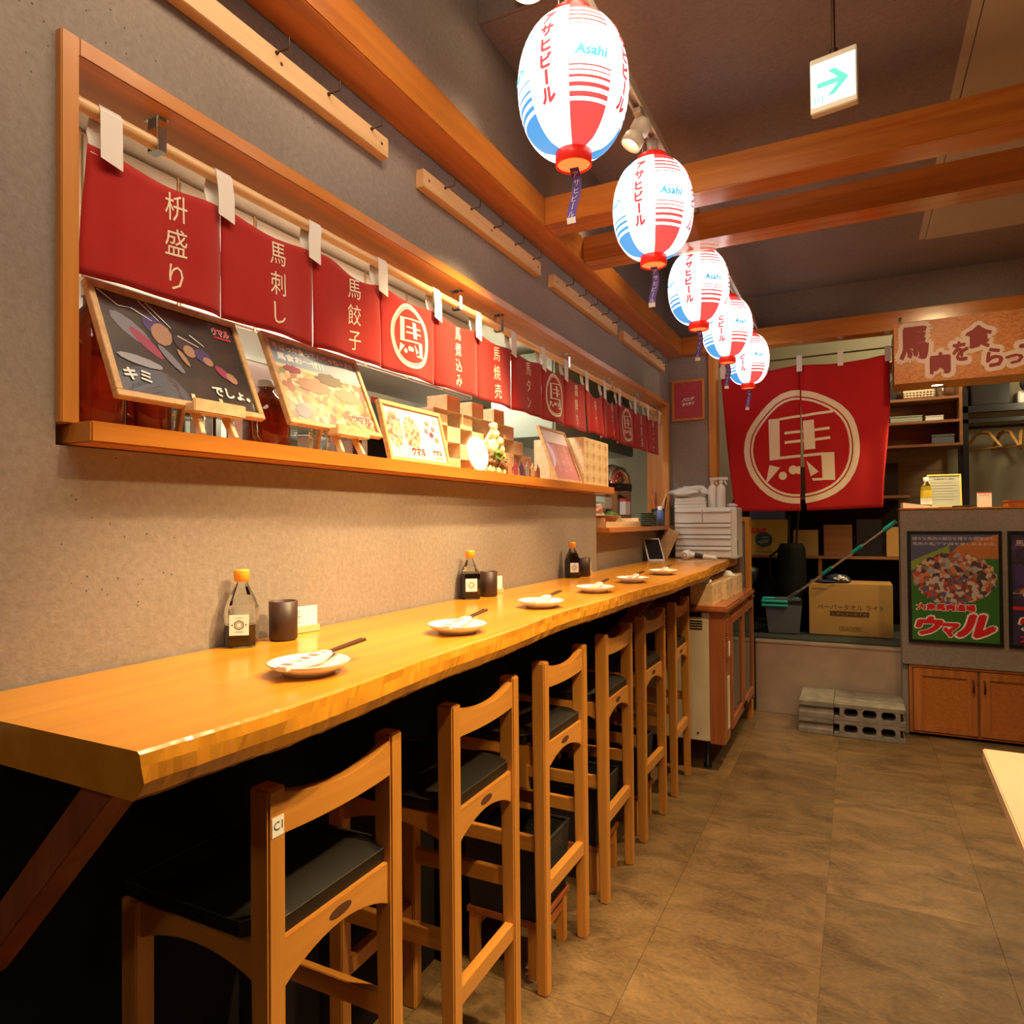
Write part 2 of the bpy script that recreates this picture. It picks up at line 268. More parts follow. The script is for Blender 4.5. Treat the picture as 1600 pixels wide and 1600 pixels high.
# ------------------------------------------------------------------ mesh helpers
class MB:
    def __init__(s): s.v = []; s.f = []; s.mi = []; s.sm = []
    def add(s, vs, fs, mi=0, smooth=False):
        o = len(s.v); s.v += [tuple(v) for v in vs]
        for f in fs: s.f.append([i + o for i in f]); s.mi.append(mi); s.sm.append(smooth)
        return s
    def box(s, a, b, mi=0, mat=None):
        x0, y0, z0 = a; x1, y1, z1 = b
        vs = [Vector(p) for p in ((x0, y0, z0), (x1, y0, z0), (x1, y1, z0), (x0, y1, z0), (x0, y0, z1), (x1, y0, z1), (x1, y1, z1), (x0, y1, z1))]
        if mat: vs = [mat @ v for v in vs]
        return s.add(vs, [(0, 3, 2, 1), (4, 5, 6, 7), (0, 1, 5, 4), (1, 2, 6, 5), (2, 3, 7, 6), (3, 0, 4, 7)], mi)
    def bar(s, p, q, w, h, up=(0, 0, 1), mi=0):
        p, q = Vector(p), Vector(q); d = (q - p).normalized(); up = Vector(up)
        sx = d.cross(up).normalized(); sy = sx.cross(d).normalized()
        vs = []
        for c in (p, q):
            for a, b in ((-1, -1), (1, -1), (1, 1), (-1, 1)): vs.append(c + sx * a * w / 2 + sy * b * h / 2)
        return s.add(vs, [(0, 1, 2, 3), (7, 6, 5, 4), (0, 4, 5, 1), (1, 5, 6, 2), (2, 6, 7, 3), (3, 7, 4, 0)], mi)
    def tube(s, pts, r, n=10, mi=0, caps=True):
        pts = [Vector(p) for p in pts]; rs = r if isinstance(r, (list, tuple)) else [r] * len(pts)
        vs = []; fs = []; prev = None
        for i, p in enumerate(pts):
            d = (pts[min(i + 1, len(pts) - 1)] - pts[max(i - 1, 0)]).normalized()
            ref = prev if prev is not None else (Vector((0, 0, 1)) if abs(d.z) < 0.9 else Vector((1, 0, 0)))
            a = (ref - d * ref.dot(d)).normalized(); b = d.cross(a); prev = a
            for k in range(n): vs.append(p + (a * math.cos(2 * PI * k / n) + b * math.sin(2 * PI * k / n)) * rs[i])
        for i in range(len(pts) - 1):
            for k in range(n): k2 = (k + 1) % n; fs.append((i * n + k, i * n + k2, (i + 1) * n + k2, (i + 1) * n + k))
        s.add(vs, fs, mi, True)
        if caps:
            m = len(pts) - 1
            s.add(vs[:n], [tuple(range(n))[::-1]], mi); s.add(vs[m * n:], [tuple(range(n))], mi)
        return s
    def lathe(s, prof, c=(0, 0, 0), n=24, mi=0, mat=None, smooth=True, caps=True):
        vs = []; fs = []; c = Vector(c)
        for r, z in prof:
            for k in range(n): vs.append(c + Vector((r * math.cos(2 * PI * k / n), r * math.sin(2 * PI * k / n), z)))
        for i in range(len(prof) - 1):
            for k in range(n): k2 = (k + 1) % n; fs.append((i * n + k, i * n + k2, (i + 1) * n + k2, (i + 1) * n + k))
        if mat: vs = [mat @ v for v in vs]
        s.add(vs, fs, mi, smooth)
        if caps and prof[0][0] > 1e-5: s.add(vs[:n], [tuple(range(n))[::-1]], mi)
        if caps and prof[-1][0] > 1e-5: s.add(vs[-n:], [tuple(range(n))], mi)
        return s
    def prism(s, poly, a, b, axis=2, mi=0):
        """poly in the two other axes (ascending order), extruded from a to b along axis"""
        def P(p, t):
            q = [0, 0, 0]; o = [i for i in range(3) if i != axis]; q[o[0]], q[o[1]] = p; q[axis] = t; return q
        n = len(poly); vs = [P(p, a) for p in poly] + [P(p, b) for p in poly]
        fs = [tuple(range(n))[::-1], tuple(range(n, 2 * n))] + [(i, (i + 1) % n, (i + 1) % n + n, i + n) for i in range(n)]
        return s.add(vs, fs, mi)
    def mesh(s, name, mats, bevel=0.0, seg=2, recalc=True):
        me = bpy.data.meshes.new(name); me.from_pydata(s.v, [], s.f)
        mats = mats if isinstance(mats, (list, tuple)) else [mats]
        for m in mats: me.materials.append(m)
        for p, mi, sm in zip(me.polygons, s.mi, s.sm): p.material_index = mi; p.use_smooth = sm
        if recalc or bevel:
            bm = bmesh.new(); bm.from_mesh(me)
            if recalc: bmesh.ops.recalc_face_normals(bm, faces=bm.faces)
            if bevel:
                ed = [e for e in bm.edges if len(e.link_faces) == 2 and e.calc_face_angle(0) > 0.6]
                bmesh.ops.bevel(bm, geom=ed, offset=bevel, segments=seg, affect='EDGES', clamp_overlap=True)
            bm.to_mesh(me); bm.free()
        return me
    def build(s, name, mats, parent=None, bevel=0.0, seg=2, recalc=True, loc=None):
        o = bpy.data.objects.new(name, s.mesh(name, mats, bevel, seg, recalc)); COL.objects.link(o)
        if parent is not None: o.parent = parent
        if loc is not None: o.location = loc
        return o
def box(name, a, b, mat, parent=None, bevel=0.0):
    return MB().box(a, b).build(name, mat, parent, bevel)
def tag(o, label=None, cat=None, group=None, kind=None):
    if label: o['label'] = label
    if cat: o['category'] = cat
    if group: o['group'] = group
    if kind: o['kind'] = kind
    return o
def thing(name, label, cat, loc=(0, 0, 0), rz=0.0, group=None):
    o = bpy.data.objects.new(name, None); o.empty_display_size = 0.05; COL.objects.link(o)
    o.location = loc; o.rotation_euler = (0, 0, rz)
    return tag(o, label, cat, group)
def struct(o): o['kind'] = 'structure'; return o
KIDS = {}
def kids(o): return [c for c in bpy.data.objects if c.parent == o]
def copy_tree(o, parent=None):
    c = o.copy(); COL.objects.link(c); c.parent = parent
    for k in kids(o): copy_tree(k, c)
    return c
def place(proto, first, loc, rz=0.0, label=None):
    o = proto if first else copy_tree(proto)
    o.location = loc; o.rotation_euler = (0, 0, rz)
    if label: o['label'] = label
    return o

# ---- lettering --------------------------------------------------------------
_tc = {}
def raw_glyph(txt):
    key = ('raw', txt)
    if key not in _tc:
        c = bpy.data.curves.new('lettering', 'FONT'); c.body = txt; c.size = 1.0; c.resolution_u = 2
        o = bpy.data.objects.new('lettering_tmp', c); COL.objects.link(o)
        me = bpy.data.meshes.new_from_object(o)
        _tc[key] = ([(v.co.x, v.co.y) for v in me.vertices], [tuple(p.vertices) for p in me.polygons])
        bpy.data.objects.remove(o); bpy.data.curves.remove(c); bpy.data.meshes.remove(me)
    return _tc[key]
def fat_glyph(txt, bold):
    key = ('fat', txt, bold)
    if key not in _tc:
        v, f = raw_glyph(txt)
        if not v: _tc[key] = ([], []); return _tc[key]
        rings = [(bold, 4 if bold < 0.06 else (6 if bold < 0.09 else 10))]
        if bold > 0.09: rings.append((bold * 0.5, 5))
        V = list(v); F = list(f)
        for rr, n in rings:
            for k in range(n):
                a = 2 * PI * k / n + 0.39; o = len(V); V += [(x + rr * math.cos(a), y + rr * math.sin(a)) for x, y in v]; F += [tuple(i + o for i in q) for q in f]
        r_ = mgeo.delaunay_2d_cdt([Vector(p) for p in V], [], F, 1, 0.006)      # union of the shifted copies
        bm = bmesh.new(); bv = [bm.verts.new((p.x, p.y, 0)) for p in r_[0]]
        for q in r_[2]:
            try: bm.faces.new([bv[i] for i in q])
            except ValueError: pass
        bmesh.ops.remove_doubles(bm, verts=bm.verts, dist=0.006)
        bmesh.ops.triangulate(bm, faces=bm.faces)
        bm.verts.index_update()
        _tc[key] = ([(p.co.x, p.co.y) for p in bm.verts], [tuple(p.index for p in q.verts) for q in bm.faces]); bm.free()
    return _tc[key]
def glyph(txt, bold=0.0):
    """flat triangles of a string at size 1, centred on its box; returns verts2d, faces, (w, h); bold = stroke growth"""
    key = (txt, bold)
    if key in _tc: return _tc[key]
    if bold > 0.03:
        if all(ord(ch) < 128 for ch in txt): vs, fs = fat_glyph(txt, bold)
        else:
            adv = max(p[0] for p in raw_glyph('馬馬')[0]) - max(p[0] for p in raw_glyph('馬')[0])
            vs, fs = [], []; x = 0.0
            for ch in txt:
                v, f = fat_glyph(ch, bold); o = len(vs)
                vs = vs + [(p[0] + x, p[1]) for p in v]; fs = fs + [tuple(i + o for i in q) for q in f]
                x += adv if ord(ch) > 127 else adv * 0.4
    else: vs, fs = raw_glyph(txt)
    if vs:
        x0 = min(v[0] for v in vs); x1 = max(v[0] for v in vs); y0 = min(v[1] for v in vs); y1 = max(v[1] for v in vs)
        cx, cy = (x0 + x1) / 2, (y0 + y1) / 2
        _tc[key] = ([(x - cx, y - cy) for x, y in vs], fs, (x1 - x0, y1 - y0))
    else: _tc[key] = ([], [], (0, 0))
    return _tc[key]
def text2d(txt, w=None, h=None, cx=0, cy=0, bold=0.0, shear=0.0, vertical=False, pitch=None, rot=0.0):
    """text laid in a plane: returns (verts2d, faces) fitted to width w and/or height h (vertical: h = letter height)"""
    V = []; F = []
    if vertical:
        n = len(txt); pitch = pitch or h * 1.15
        for i, ch in enumerate(txt):
            v, f, (gw, gh) = glyph(ch, bold)
            if not v: continue
            if ch == 'ー': k = h / max(gw, gh); v = [(y, -x) for x, y in v]
            else: k = h / 0.95
            yy = ((n - 1) / 2 - i) * pitch
            o = len(V); V += [(x * k, y * k + yy) for x, y in v]; F += [tuple(a + o for a in q) for q in f]
        V = [(x + shear * y, y) for x, y in V]
    else:
        v, f, (gw, gh) = glyph(txt, bold)
        if not v: return [], []
        kx = w / gw if w else h / gh; ky = h / gh if h else kx
        V = [((x + shear * y) * kx, y * ky) for x, y in v]; F = list(f)
    c, s = math.cos(rot), math.sin(rot)
    return [(x * c - y * s + cx, x * s + y * c + cy) for x, y in V], F
def lay(name, V, F, fn, mat, parent=None, maxe=None, recalc=False):
    """map a flat drawing onto a surface fn(x, y) -> point"""
    me = bpy.data.meshes.new(name); me.from_pydata([(x, y, 0) for x, y in V], [], F)
    bm = bmesh.new(); bm.from_mesh(me)
    if maxe:
        bmesh.ops.triangulate(bm, faces=bm.faces)
        for _ in range(6):
            ed = [e for e in bm.edges if e.calc_length() > maxe]
            if not ed: break
            bmesh.ops.subdivide_edges(bm, edges=ed, cuts=1); bmesh.ops.triangulate(bm, faces=bm.faces)
    for v in bm.verts: v.co = Vector(fn(v.co.x, v.co.y))
    bm.to_mesh(me); bm.free(); me.materials.append(mat)
    o = bpy.data.objects.new(name, me); COL.objects.link(o)
    if parent is not None: o.parent = parent
    return o
def planeY(y):      # picture plane facing -Y : x right, z up
    return lambda a, b: (a, y, b)
def planeX(x):      # picture plane facing +X : seen from the room, y to the right
    return lambda a, b: (x, a, b)

# emblem strokes (measured from the curtain; unit: ring radius = 1)
def _e(x, y): return ((x - 893) / 385.0, (668 - y) / 380.0)
EMB = [[(680, 463), (757, 463), (757, 740), (685, 745)], [(757, 460), (1105, 428), (1110, 445), (757, 476)], [(912, 487), (985, 485), (993, 680), (920, 683)],
       [(790, 556), (912, 550), (912, 567), (790, 574)], [(985, 546), (1085, 537), (1087, 554), (987, 563)], [(790, 620), (915, 612), (915, 630), (790, 638)], [(990, 610), (1087, 600), (1090, 617), (990, 628)],
       [(757, 722), (1035, 706), (1035, 724), (757, 740)], [(1030, 706), (1113, 706), (1117, 890), (1036, 888)], [(968, 880), (970, 875), (1040, 874), (1040, 890), (975, 891)],
       [(683, 775), (758, 796), (655, 908)], [(932, 755), (1012, 832), (960, 862)]]
for cx_, cy_, rr_ in ((775, 852, 28), (845, 815, 30), (885, 818, 27)):
    EMB.append([(cx_ + rr_ * math.cos(2 * PI * k / 14), cy_ + rr_ * math.sin(2 * PI * k / 14)) for k in range(14)])
EMB = [[_e(*p) for p in q] for q in EMB]
def _rr(t, r): return r * (1 - 0.022 * math.cos(5 * t + 0.4) * (1 if math.sin(t) > 0.2 else 0.4) - 0.012 * math.sin(3 * t))
for r0, r1 in ((0.895, 1.0), (0.832, 0.872)):
    N = 40
    for k in range(N):
        a, b = 2 * PI * k / N, 2 * PI * (k + 1) / N
        EMB.append([(_rr(a, r0) * math.cos(a), _rr(a, r0) * math.sin(a)), (_rr(a, r1) * math.cos(a), _rr(a, r1) * math.sin(a)), (_rr(b, r1) * math.cos(b), _rr(b, r1) * math.sin(b)), (_rr(b, r0) * math.cos(b), _rr(b, r0) * math.sin(b))])
def clip(poly, ax, val, keep_less):
    out = []; n = len(poly)
    ins = lambda p: (p[ax] <= val) == keep_less or abs(p[ax] - val) < 1e-9
    for i in range(n):
        p, q = poly[i], poly[(i + 1) % n]
        if ins(p): out.append(p)
        if ins(p) != ins(q):
            t = (val - p[ax]) / (q[ax] - p[ax]); out.append((p[0] + t * (q[0] - p[0]), p[1] + t * (q[1] - p[1])))
    return out
def polys(ps):
    V = []; F = []
    for p in ps:
        if len(p) < 3: continue
        o = len(V); V += p; F.append(tuple(range(o, o + len(p))))
    return V, F

# ================================================================== THE SETTING
# floor: staggered vinyl slabs, each a part of the floor
fl = MB().box((-0.12, -2.6, -0.05), (3.2, 5.2, -0.004)).build('floor', M['tile1']); struct(fl)
g = 0.0007
for ci, x0 in enumerate((0.075, 0.575, 1.075, 1.575, 2.075, 2.575)):
    off = 2.725 if ci % 2 == 0 else 2.26
    k = -6
    while off + k * 0.93 < 5.15:
        a = max(off + k * 0.93, -2.6); b = min(off + (k + 1) * 0.93, 5.12)
        k += 1
        if b - a < 0.02: continue
        MB().box((x0 + g, a + g, -0.004), (x0 + 0.5 - g, b - g, 0.0)).build('tile', M['tile%d' % ((ci * 2 + k) % 3)], fl)
MB().box((-0.1, -2.6, -0.004), (0.075 - g, 5.12, 0.0)).build('tile', M['tile1'], fl)

# left wall with the long serving hatch
wl = MB()
wl.box((-0.12, -2.6, 0), (0, 3.32, 1.484)); wl.box((-0.12, 3.32, 0), (-0.02, 4.87, 1.287))
wl.box((-0.12, -2.6, 2.18), (0, 4.87, 3.6)); wl.box((-0.12, -2.6, 1.484), (0, 0.674, 2.18)); wl.box((-0.12, 4.845, 1.287), (0, 4.87, 2.18))
struct(wl.build('wall_left', M['plaster']))
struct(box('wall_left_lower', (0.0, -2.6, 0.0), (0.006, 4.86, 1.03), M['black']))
struct(box('wall_back', (-0.12, -2.72, 0), (3.32, -2.6, 3.6), M['plaster']))
struct(box('wall_right', (3.2, -2.6, 0), (3.32, 6.9, 3.6), M['plaster']))
wf = MB().box((-0.12, 4.87, 0), (0.284, 4.97, 3.2)).box((0.284, 4.9, 2.52), (3.2, 4.97, 3.2))
struct(wf.build('wall_far', M['plaster']))
struct(box('door_1', (0.284, 4.85, 0.0), (0.334, 4.97, 2.5), M['trim_z'], bevel=0.003))    # door post
# low partition between the counter end and the doorway
hw = struct(box('wall_partition', (0.334, 4.88, 0), (0.51, 4.95, 1.335), M['plaster']))
struct(MB().box((0.334, 4.865, 1.335), (0.54, 4.965, 1.366)).box((0.51, 4.865, 0.0), (0.54, 4.965, 1.335)).build('trim_1', M['trim_z'], bevel=0.002))
# ceilings
ce = MB().box((0.52, -2.6, 2.865), (3.2, 4.9, 2.95)).box((-0.02, 2.14, 3.14), (0.52, 4.9, 3.25)).box((-0.02, -2.6, 3.5), (0.52, 2.14, 3.6)).box((0.50, -2.6, 2.875), (0.522, 4.9, 3.6)).box((0.001, 2.125, 3.14), (0.499, 2.138, 3.499))
struct(ce.build('ceiling', M['plaster_ceiling']))
struct(MB().box((1.545, -2.6, 2.855), (3.2, 4.3, 2.866)).box((1.512, -2.6, 2.86), (1.541, 4.3, 2.866)).build('ceiling_panel', M['ceiling_cream']))
# timber lattice under the ceiling: each beam its own piece of trim
struct(box('trim_2', (0.0, -2.6, 2.5), (0.12, 4.86, 2.612), M['beam_y'], bevel=0.003))
for n_, (y0, y1, z1) in enumerate(((2.43, 2.55, 2.612), (2.85, 2.975, 2.612), (4.78, 4.9, 2.618), (-1.6, -1.48, 2.612))):
    struct(box('trim_%d' % (n_ + 3), (0.12, y0, 2.5), (3.2, y1, z1), M['beam'], bevel=0.003))

# serving hatch timber frame and its two sills
wn = tag(bpy.data.objects.new('window_1', None), kind='structure'); COL.objects.link(wn)
def part(name, mb, mat, parent, bevel=0.0, label=None):
    o = mb.build(name, mat, parent, bevel)
    if label: o['label'] = label
    return o
part('jamb', MB().box((-0.13, 0.674, 1.52), (0.016, 0.704, 2.182)), M['trim_z'], wn, 0.002)
part('jamb', MB().box((-0.14, 4.79, 1.287), (0.016, 4.832, 2.182)), M['trim_z'], wn, 0.002)
part('head', MB().box((-0.14, 0.704, 2.15), (0.016, 4.79, 2.182)), M['trim_y'], wn, 0.002)
part('sill', MB().box((-0.26, 0.69, 1.486), (0.07, 3.41, 1.522)), M['trim_y'], wn, 0.003)
part('sill', MB().box((-0.26, 3.325, 1.287), (0.07, 4.80, 1.313)), M['trim_y'], wn, 0.003)

# kitchen shell
kt = MB().box((-2.2, 0.1, -0.02), (-0.12, 6.7, 0)); struct(kt.build('floor_kitchen', M['beige_wall']))
struct(MB().box((-2.2, 0.1, 0), (-2.1, 6.7, 2.6)).box((-2.1, 0.1, 0), (-0.12, 0.2, 2.6)).box((-2.1, 6.6, 0), (0.2, 6.7, 2.6)).build('wall_kitchen', M['kitchen_wall']))
struct(MB().box((-2.2, 0.1, 2.5), (-0.12, 6.7, 2.6)).build('ceiling_kitchen', M['kitchen_wall']))
# store room behind the doorway
struct(box('wall_store_left', (0.2, 4.97, 0), (0.284, 6.7, 3.2), M['plaster']))
sf = struct(MB().box((0.284, 5.12, 0.0), (3.2, 6.6, 0.50)).build('floor_store', M['rubber']))
part('mat', MB().box((0.50, 5.16, 0.5), (1.44, 5.36, 0.512)), M['rubber'], sf)
struct(MB().box((0.284, 6.6, 0), (3.2, 6.7, 3.2)).build('wall_store_back', M['beige_wall']))
struct(box('ceiling_store', (0.2, 4.97, 2.9), (3.2, 6.7, 3.0), M['plaster_ceiling']))
st = struct(MB().box((0.54, 5.10, 0.0), (1.44, 5.12, 0.486)).box((0.54, 5.09, 0.486), (1.44, 5.2, 0.502)).build('trim_9', M['riser'], bevel=0.002))
# counter wall with the till ledge
struct(MB().box((1.435, 4.92, 0.44), (3.2, 5.14, 1.40)).box((1.435, 4.95, 0), (1.468, 5.14, 0.44)).box((1.44, 5.12, 0), (3.2, 5.14, 0.44)).build('wall_counter', M['plaster'], bevel=0.004))
struct(box('trim_10', (1.43, 4.915, 1.40), (3.2, 5.20, 1.412), M['trim_y'], bevel=0.003))

# ================================================================== LARGE THINGS
# ---- bar counter with a hewn front edge
ct = thing('bar_counter', 'long orange timber bar counter with a hewn wavy front edge along the left wall', 'counter')
mb = MB(); ys = [0.50 + i * (4.855 - 0.50) / 460 for i in range(461)]
def front(y):
    return 0.472 + 0.022 * math.sin(y * 2.1 + 0.9) * min(1, (y - 0.4)) + 0.006 * math.sin(y * 9 + 1) + 0.012 * (0.5 if y > 2.4 else 0)
vs = []; fs = []
for i, y in enumerate(ys):
    fx = front(y); j = lambda s: 0.0022 * mnoise.noise(Vector((y * 22, s * 0.7, 0))) + 0.0016 * mnoise.noise(Vector((y * 75, s * 3, 5)))
    row = [(0.007, 1.040), (fx - 0.016, 1.036 + j(1)), (fx - 0.006 + j(2), 1.043 + j(3)), (fx + 0.001 + j(4) * 1.5, 1.060), (fx - 0.001 + j(5) * 1.5, 1.078), (fx - 0.0035 + j(6), 1.0915 + j(7) * .4), (fx - 0.008 + j(6), 1.0948), (0.007, 1.095)]
    yy = y + (0.016 * (fx * 0) if i else 0)
    vs += [(x, yy, z) for x, z in row]
n = 8
for i in range(len(ys) - 1):
    for k in range(n): fs.append((i * n + k, i * n + (k + 1) % n, (i + 1) * n + (k + 1) % n, (i + 1) * n + k))
fs.append(tuple(range(n))[::-1]); fs.append(tuple((len(ys) - 1) * n + k for k in range(n)))
mb.add(vs, fs); part('worktop', mb, M['counter'], ct)
for yb in (0.56, 3.245):
    b_ = MB().bar((0.36, yb, 1.045), (0.02, yb, 0.70), 0.045, 0.05, (0, 1, 0)); b_.bar((0.02, yb, 1.03), (0.40, yb, 1.03), 0.045, 0.02, (0, 0, 1))
    part('brace', b_, M['cherry_z'], ct, 0.002)

# ---- bar stools
def make_stool():
    t = thing('bar_stool', 'x', 'stool', (0.215, 0.93, 0), 0, 'bar stools along the counter')
    W = 0.17   # half width (y); depth x from -0.175 to 0.175
    for s in (-1, 1):
        yo = s * W; yi = s * (W - 0.036)
        a, b = min(yo, yi), max(yo, yi)
        m = MB(); X0, X1 = 0.134, 0.175
        lean = 0.012
        vs = []
        for z, dx0, dx1 in ((0, 0.010, 0), (0.70, 0, 0), (0.945, 0.0, 0.0)):
            vs += [(X0 + dx0, a, z), (X1 + dx1, a, z), (X1 + dx1, b, z), (X0 + dx0, b, z)]
        m.add(vs, [(0, 3, 2, 1), (8, 9, 10, 11)] + [(i + k, i + (k + 1) % 4, i + (k + 1) % 4 + 4, i + k + 4) for i in (0, 4) for k in range(4)])
        part('leg', m, M['stool'], t, 0.0035)
        m = MB().box((-0.175, a, 0), (-0.135, b, 0.705)); part('leg', m, M['stool'], t, 0.003)
    # curved top rail
    m = MB(); N = 14; vs = []; fs = []
    for i in range(N + 1):
        u = i / N; y = -W + 0.034 + u * 2 * (W - 0.034); c = 4 * u * (1 - u)
        zt = 0.934 - 0.022 * c; zb = 0.868 - 0.004 * c; xo = 0.172 + 0.004 * c; xi = xo - 0.022
        vs += [(xi, y, zb), (xo, y, zb), (xo, y, zt), (xi, y, zt)]
    for i in range(N):
        for k in range(4): fs.append((i * 4 + k, i * 4 + (k + 1) % 4, i * 4 + 4 + (k + 1) % 4, i * 4 + 4 + k))
    fs += [(0, 3, 2, 1), (N * 4, N * 4 + 1, N * 4 + 2, N * 4 + 3)]
    m.add(vs, fs); part('top_rail', m, M['stool_y'], t, 0.0015)
    # arched aprons
    def arch(along, at, lo, hi, z_top, z_end, z_mid, th):
        m = MB(); N = 12; vs = []; fs = []
        for i in range(N + 1):
            u = i / N; p = lo + (hi - lo) * u; c = math.sin(PI * u) ** 0.8; zb = z_end + (z_mid - z_end) * c
            q = [(at, p, zb), (at + th, p, zb), (at + th, p, z_top), (at, p, z_top)]
            if along == 0: q = [(y, x, z) for x, y, z in q]
            vs += q
        for i in range(N):
            for k in range(4): fs.append((i * 4 + k, i * 4 + (k + 1) % 4, i * 4 + 4 + (k + 1) % 4, i * 4 + 4 + k))
        fs += [(0, 3, 2, 1), (N * 4, N * 4 + 1, N * 4 + 2, N * 4 + 3)]
        return m.add(vs, fs)
    ap = part('apron', arch(1, 0.146, -W + 0.034, W - 0.034, 0.703, 0.622, 0.660, 0.02), M['stool_y'], t, 0.0012)
    m = MB(); m.prism([(0.028 * math.cos(2 * PI * k / 20), 0.681 + 0.009 * math.sin(2 * PI * k / 20)) for k in range(20)], 0.1655, 0.1672, 0)
    o = part('hole_disc', m, M['hole_dark'], ap); o['label'] = 'dark disc painted for the oval hole'  # flat dark disc stands for the shaded oval hole
    for s in (-1, 1):
        y_ = s * (W - 0.018) - 0.009
        part('apron', arch(0, y_, -0.136, 0.136, 0.700, 0.640, 0.668, 0.018), M['stool_x'], t, 0.0012)
        part('side_rail', MB().box((-0.137, y_, 0.398), (0.137, y_ + 0.018, 0.44)), M['stool_x'], t, 0.0015)
    part('apron', MB().box((-0.166, -W + 0.035, 0.645), (-0.146, W - 0.035, 0.70)), M['stool_y'], t, 0.0015)
    part('foot_rail', MB().box((0.146, -W + 0.034, 0.27), (0.17, W - 0.034, 0.312)), M['stool_y'], t, 0.0015)
    part('foot_rail', MB().box((-0.166, -W + 0.034, 0.25), (-0.142, W - 0.034, 0.29)), M['stool_y'], t, 0.0015)
    # padded seat, domed
    m = MB(); N = 12; vs = []; fs = []
    X0, X1, Y0, Y1 = -0.172, 0.158, -W + 0.008, W - 0.008
    for i in range(N + 1):
        for j in range(N + 1):
            u, v = i / N, j / N; e = min(u, 1 - u, v, 1 - v)
            z = 0.729 + 0.017 * min(1, (e * 5)) ** 0.5 + 0.006 * math.sin(PI * u) * math.sin(PI * v)
            x = X0 + (X1 - X0) * u; y = Y0 + (Y1 - Y0) * v
            if x > 0.128: y = max(-W + 0.040, min(W - 0.040, y))
            vs.append((x, y, z))
    for i in range(N):
        for j in range(N): a = i * (N + 1) + j; fs.append((a, a + N + 1, a + N + 2, a + 1))
    m.add(vs, fs, 0, True)
    ring = [i * (N + 1) for i in range(N + 1)] + [N * (N + 1) + j for j in range(1, N + 1)] + [i * (N + 1) + N for i in range(N - 1, -1, -1)] + [j for j in range(N - 1, 0, -1)]
    rv = [vs[i] for i in ring]; k = len(rv)
    m.add(rv + [(x, y, 0.704) for x, y, z in rv], [(i, (i + 1) % k, (i + 1) % k + k, i + k) for i in range(k)] + [tuple(range(k, 2 * k))])
    se = part('seat', m, M['leather'], t)
    pts = [(x * 1.0, y, 0.7295) for x, y, z in rv]; pts.append(pts[0])
    o = part('seam', MB().tube([(x + (0.001 if x > 0 else -0.001), y * 1.005, z) for x, y, z in pts], 0.0012, 5, caps=False), M['piping'], se); o['label'] = 'raised seam round the cushion'
    return t
stool = make_stool()
SY = (0.93, 1.45, 1.955, 2.475, 2.985, 3.51)
SL = ('nearest bar stool, its back post bearing a small white number sticker', 'second bar stool from the near end of the counter, beside the stickered one',
      'third bar stool from the near end of the counter', 'fourth bar stool from the near end, third before the cream fridge side',
      'fifth bar stool from the near end, second from the display fridge', 'farthest bar stool, standing next to the cream side of the fridge')
stools = [stool] + [copy_tree(stool) for _ in SY[1:]]
for o, y, l, rz in zip(stools, SY, SL, (0, 0.015, -0.01, 0.01, -0.02, 0.01)):
    o.location = (0.215, y, 0); o['label'] = l; o.rotation_euler = (0, 0, rz)
stk = part('sticker', MB().box((0.1755, -0.164, 0.872), (0.1762, -0.140, 0.902)), M['paper'], stools[0]); stk['label'] = 'small white number sticker'
v_, f_2 = text2d('C1', h=0.013, cx=-0.152, cy=0.888)
lay('lettering', v_, f_2, planeX(0.1766), M['black_print'], stk)

# ---- black luggage baskets on low wooden stands under the counter
def make_basket():
    t = thing('luggage_basket', 'x', 'basket', (0.2, 1.2, 0), 0, 'luggage baskets under the counter')
    m = MB(); H = 0.21; a, b = 0.122, 0.128
    def ring(s, z): return [(-a * s, -b * s, z), (a * s, -b * s, z), (a * s, b * s, z), (-a * s, b * s, z)]
    vs = ring(0.9, 0.0) + ring(1, H) + ring(0.95, H) + ring(0.86, 0.012)
    m.add(vs, [(0, 3, 2, 1), (12, 13, 14, 15)] + [(i + k, i + (k + 1) % 4, i + 4 + (k + 1) % 4, i + 4 + k) for i in (0, 4, 8) for k in range(4)])
    part('body', m, M['basket'], t)
    m = MB().tube([(*p[:2], H) for p in ring(0.98, 0)] + [(-a * .98, -b * .98, H)], 0.007, 6); part('rim', m, M['basket'], t)
    return t
def make_lowstand():
    t = thing('low_stand', 'x', 'stand', (0.2, 1.2, 0), 0, 'low wooden stands under the baskets')
    part('top', MB().box((-0.12, -0.125, 0.15), (0.12, 0.125, 0.168)), M['cherry'], t, 0.002)
    for sx in (-1, 1):
        for sy in (-1, 1): part('leg', MB().box((sx * 0.10 - 0.014, sy * 0.105 - 0.014, 0), (sx * 0.10 + 0.014, sy * 0.105 + 0.014, 0.15)), M['stool'], t, 0.001)
        part('stretcher', MB().box((sx * 0.10 - 0.008, -0.091, 0.10), (sx * 0.10 + 0.008, 0.091, 0.13)), M['cherry'], t)
    return t
bk = make_basket(); ls = make_lowstand()
names_b = ('under the third bar stool', 'under the fourth bar stool', 'under the fifth bar stool')
for i, y in enumerate((1.955, 2.475, 2.985)):
    place(ls, i == 0, (0.218, y, 0), 0, 'low wooden stand holding the dark basket ' + names_b[i])
    place(bk, i == 0, (0.218, y, 0.168), 0, 'dark woven luggage basket under the counter ' + names_b[i])

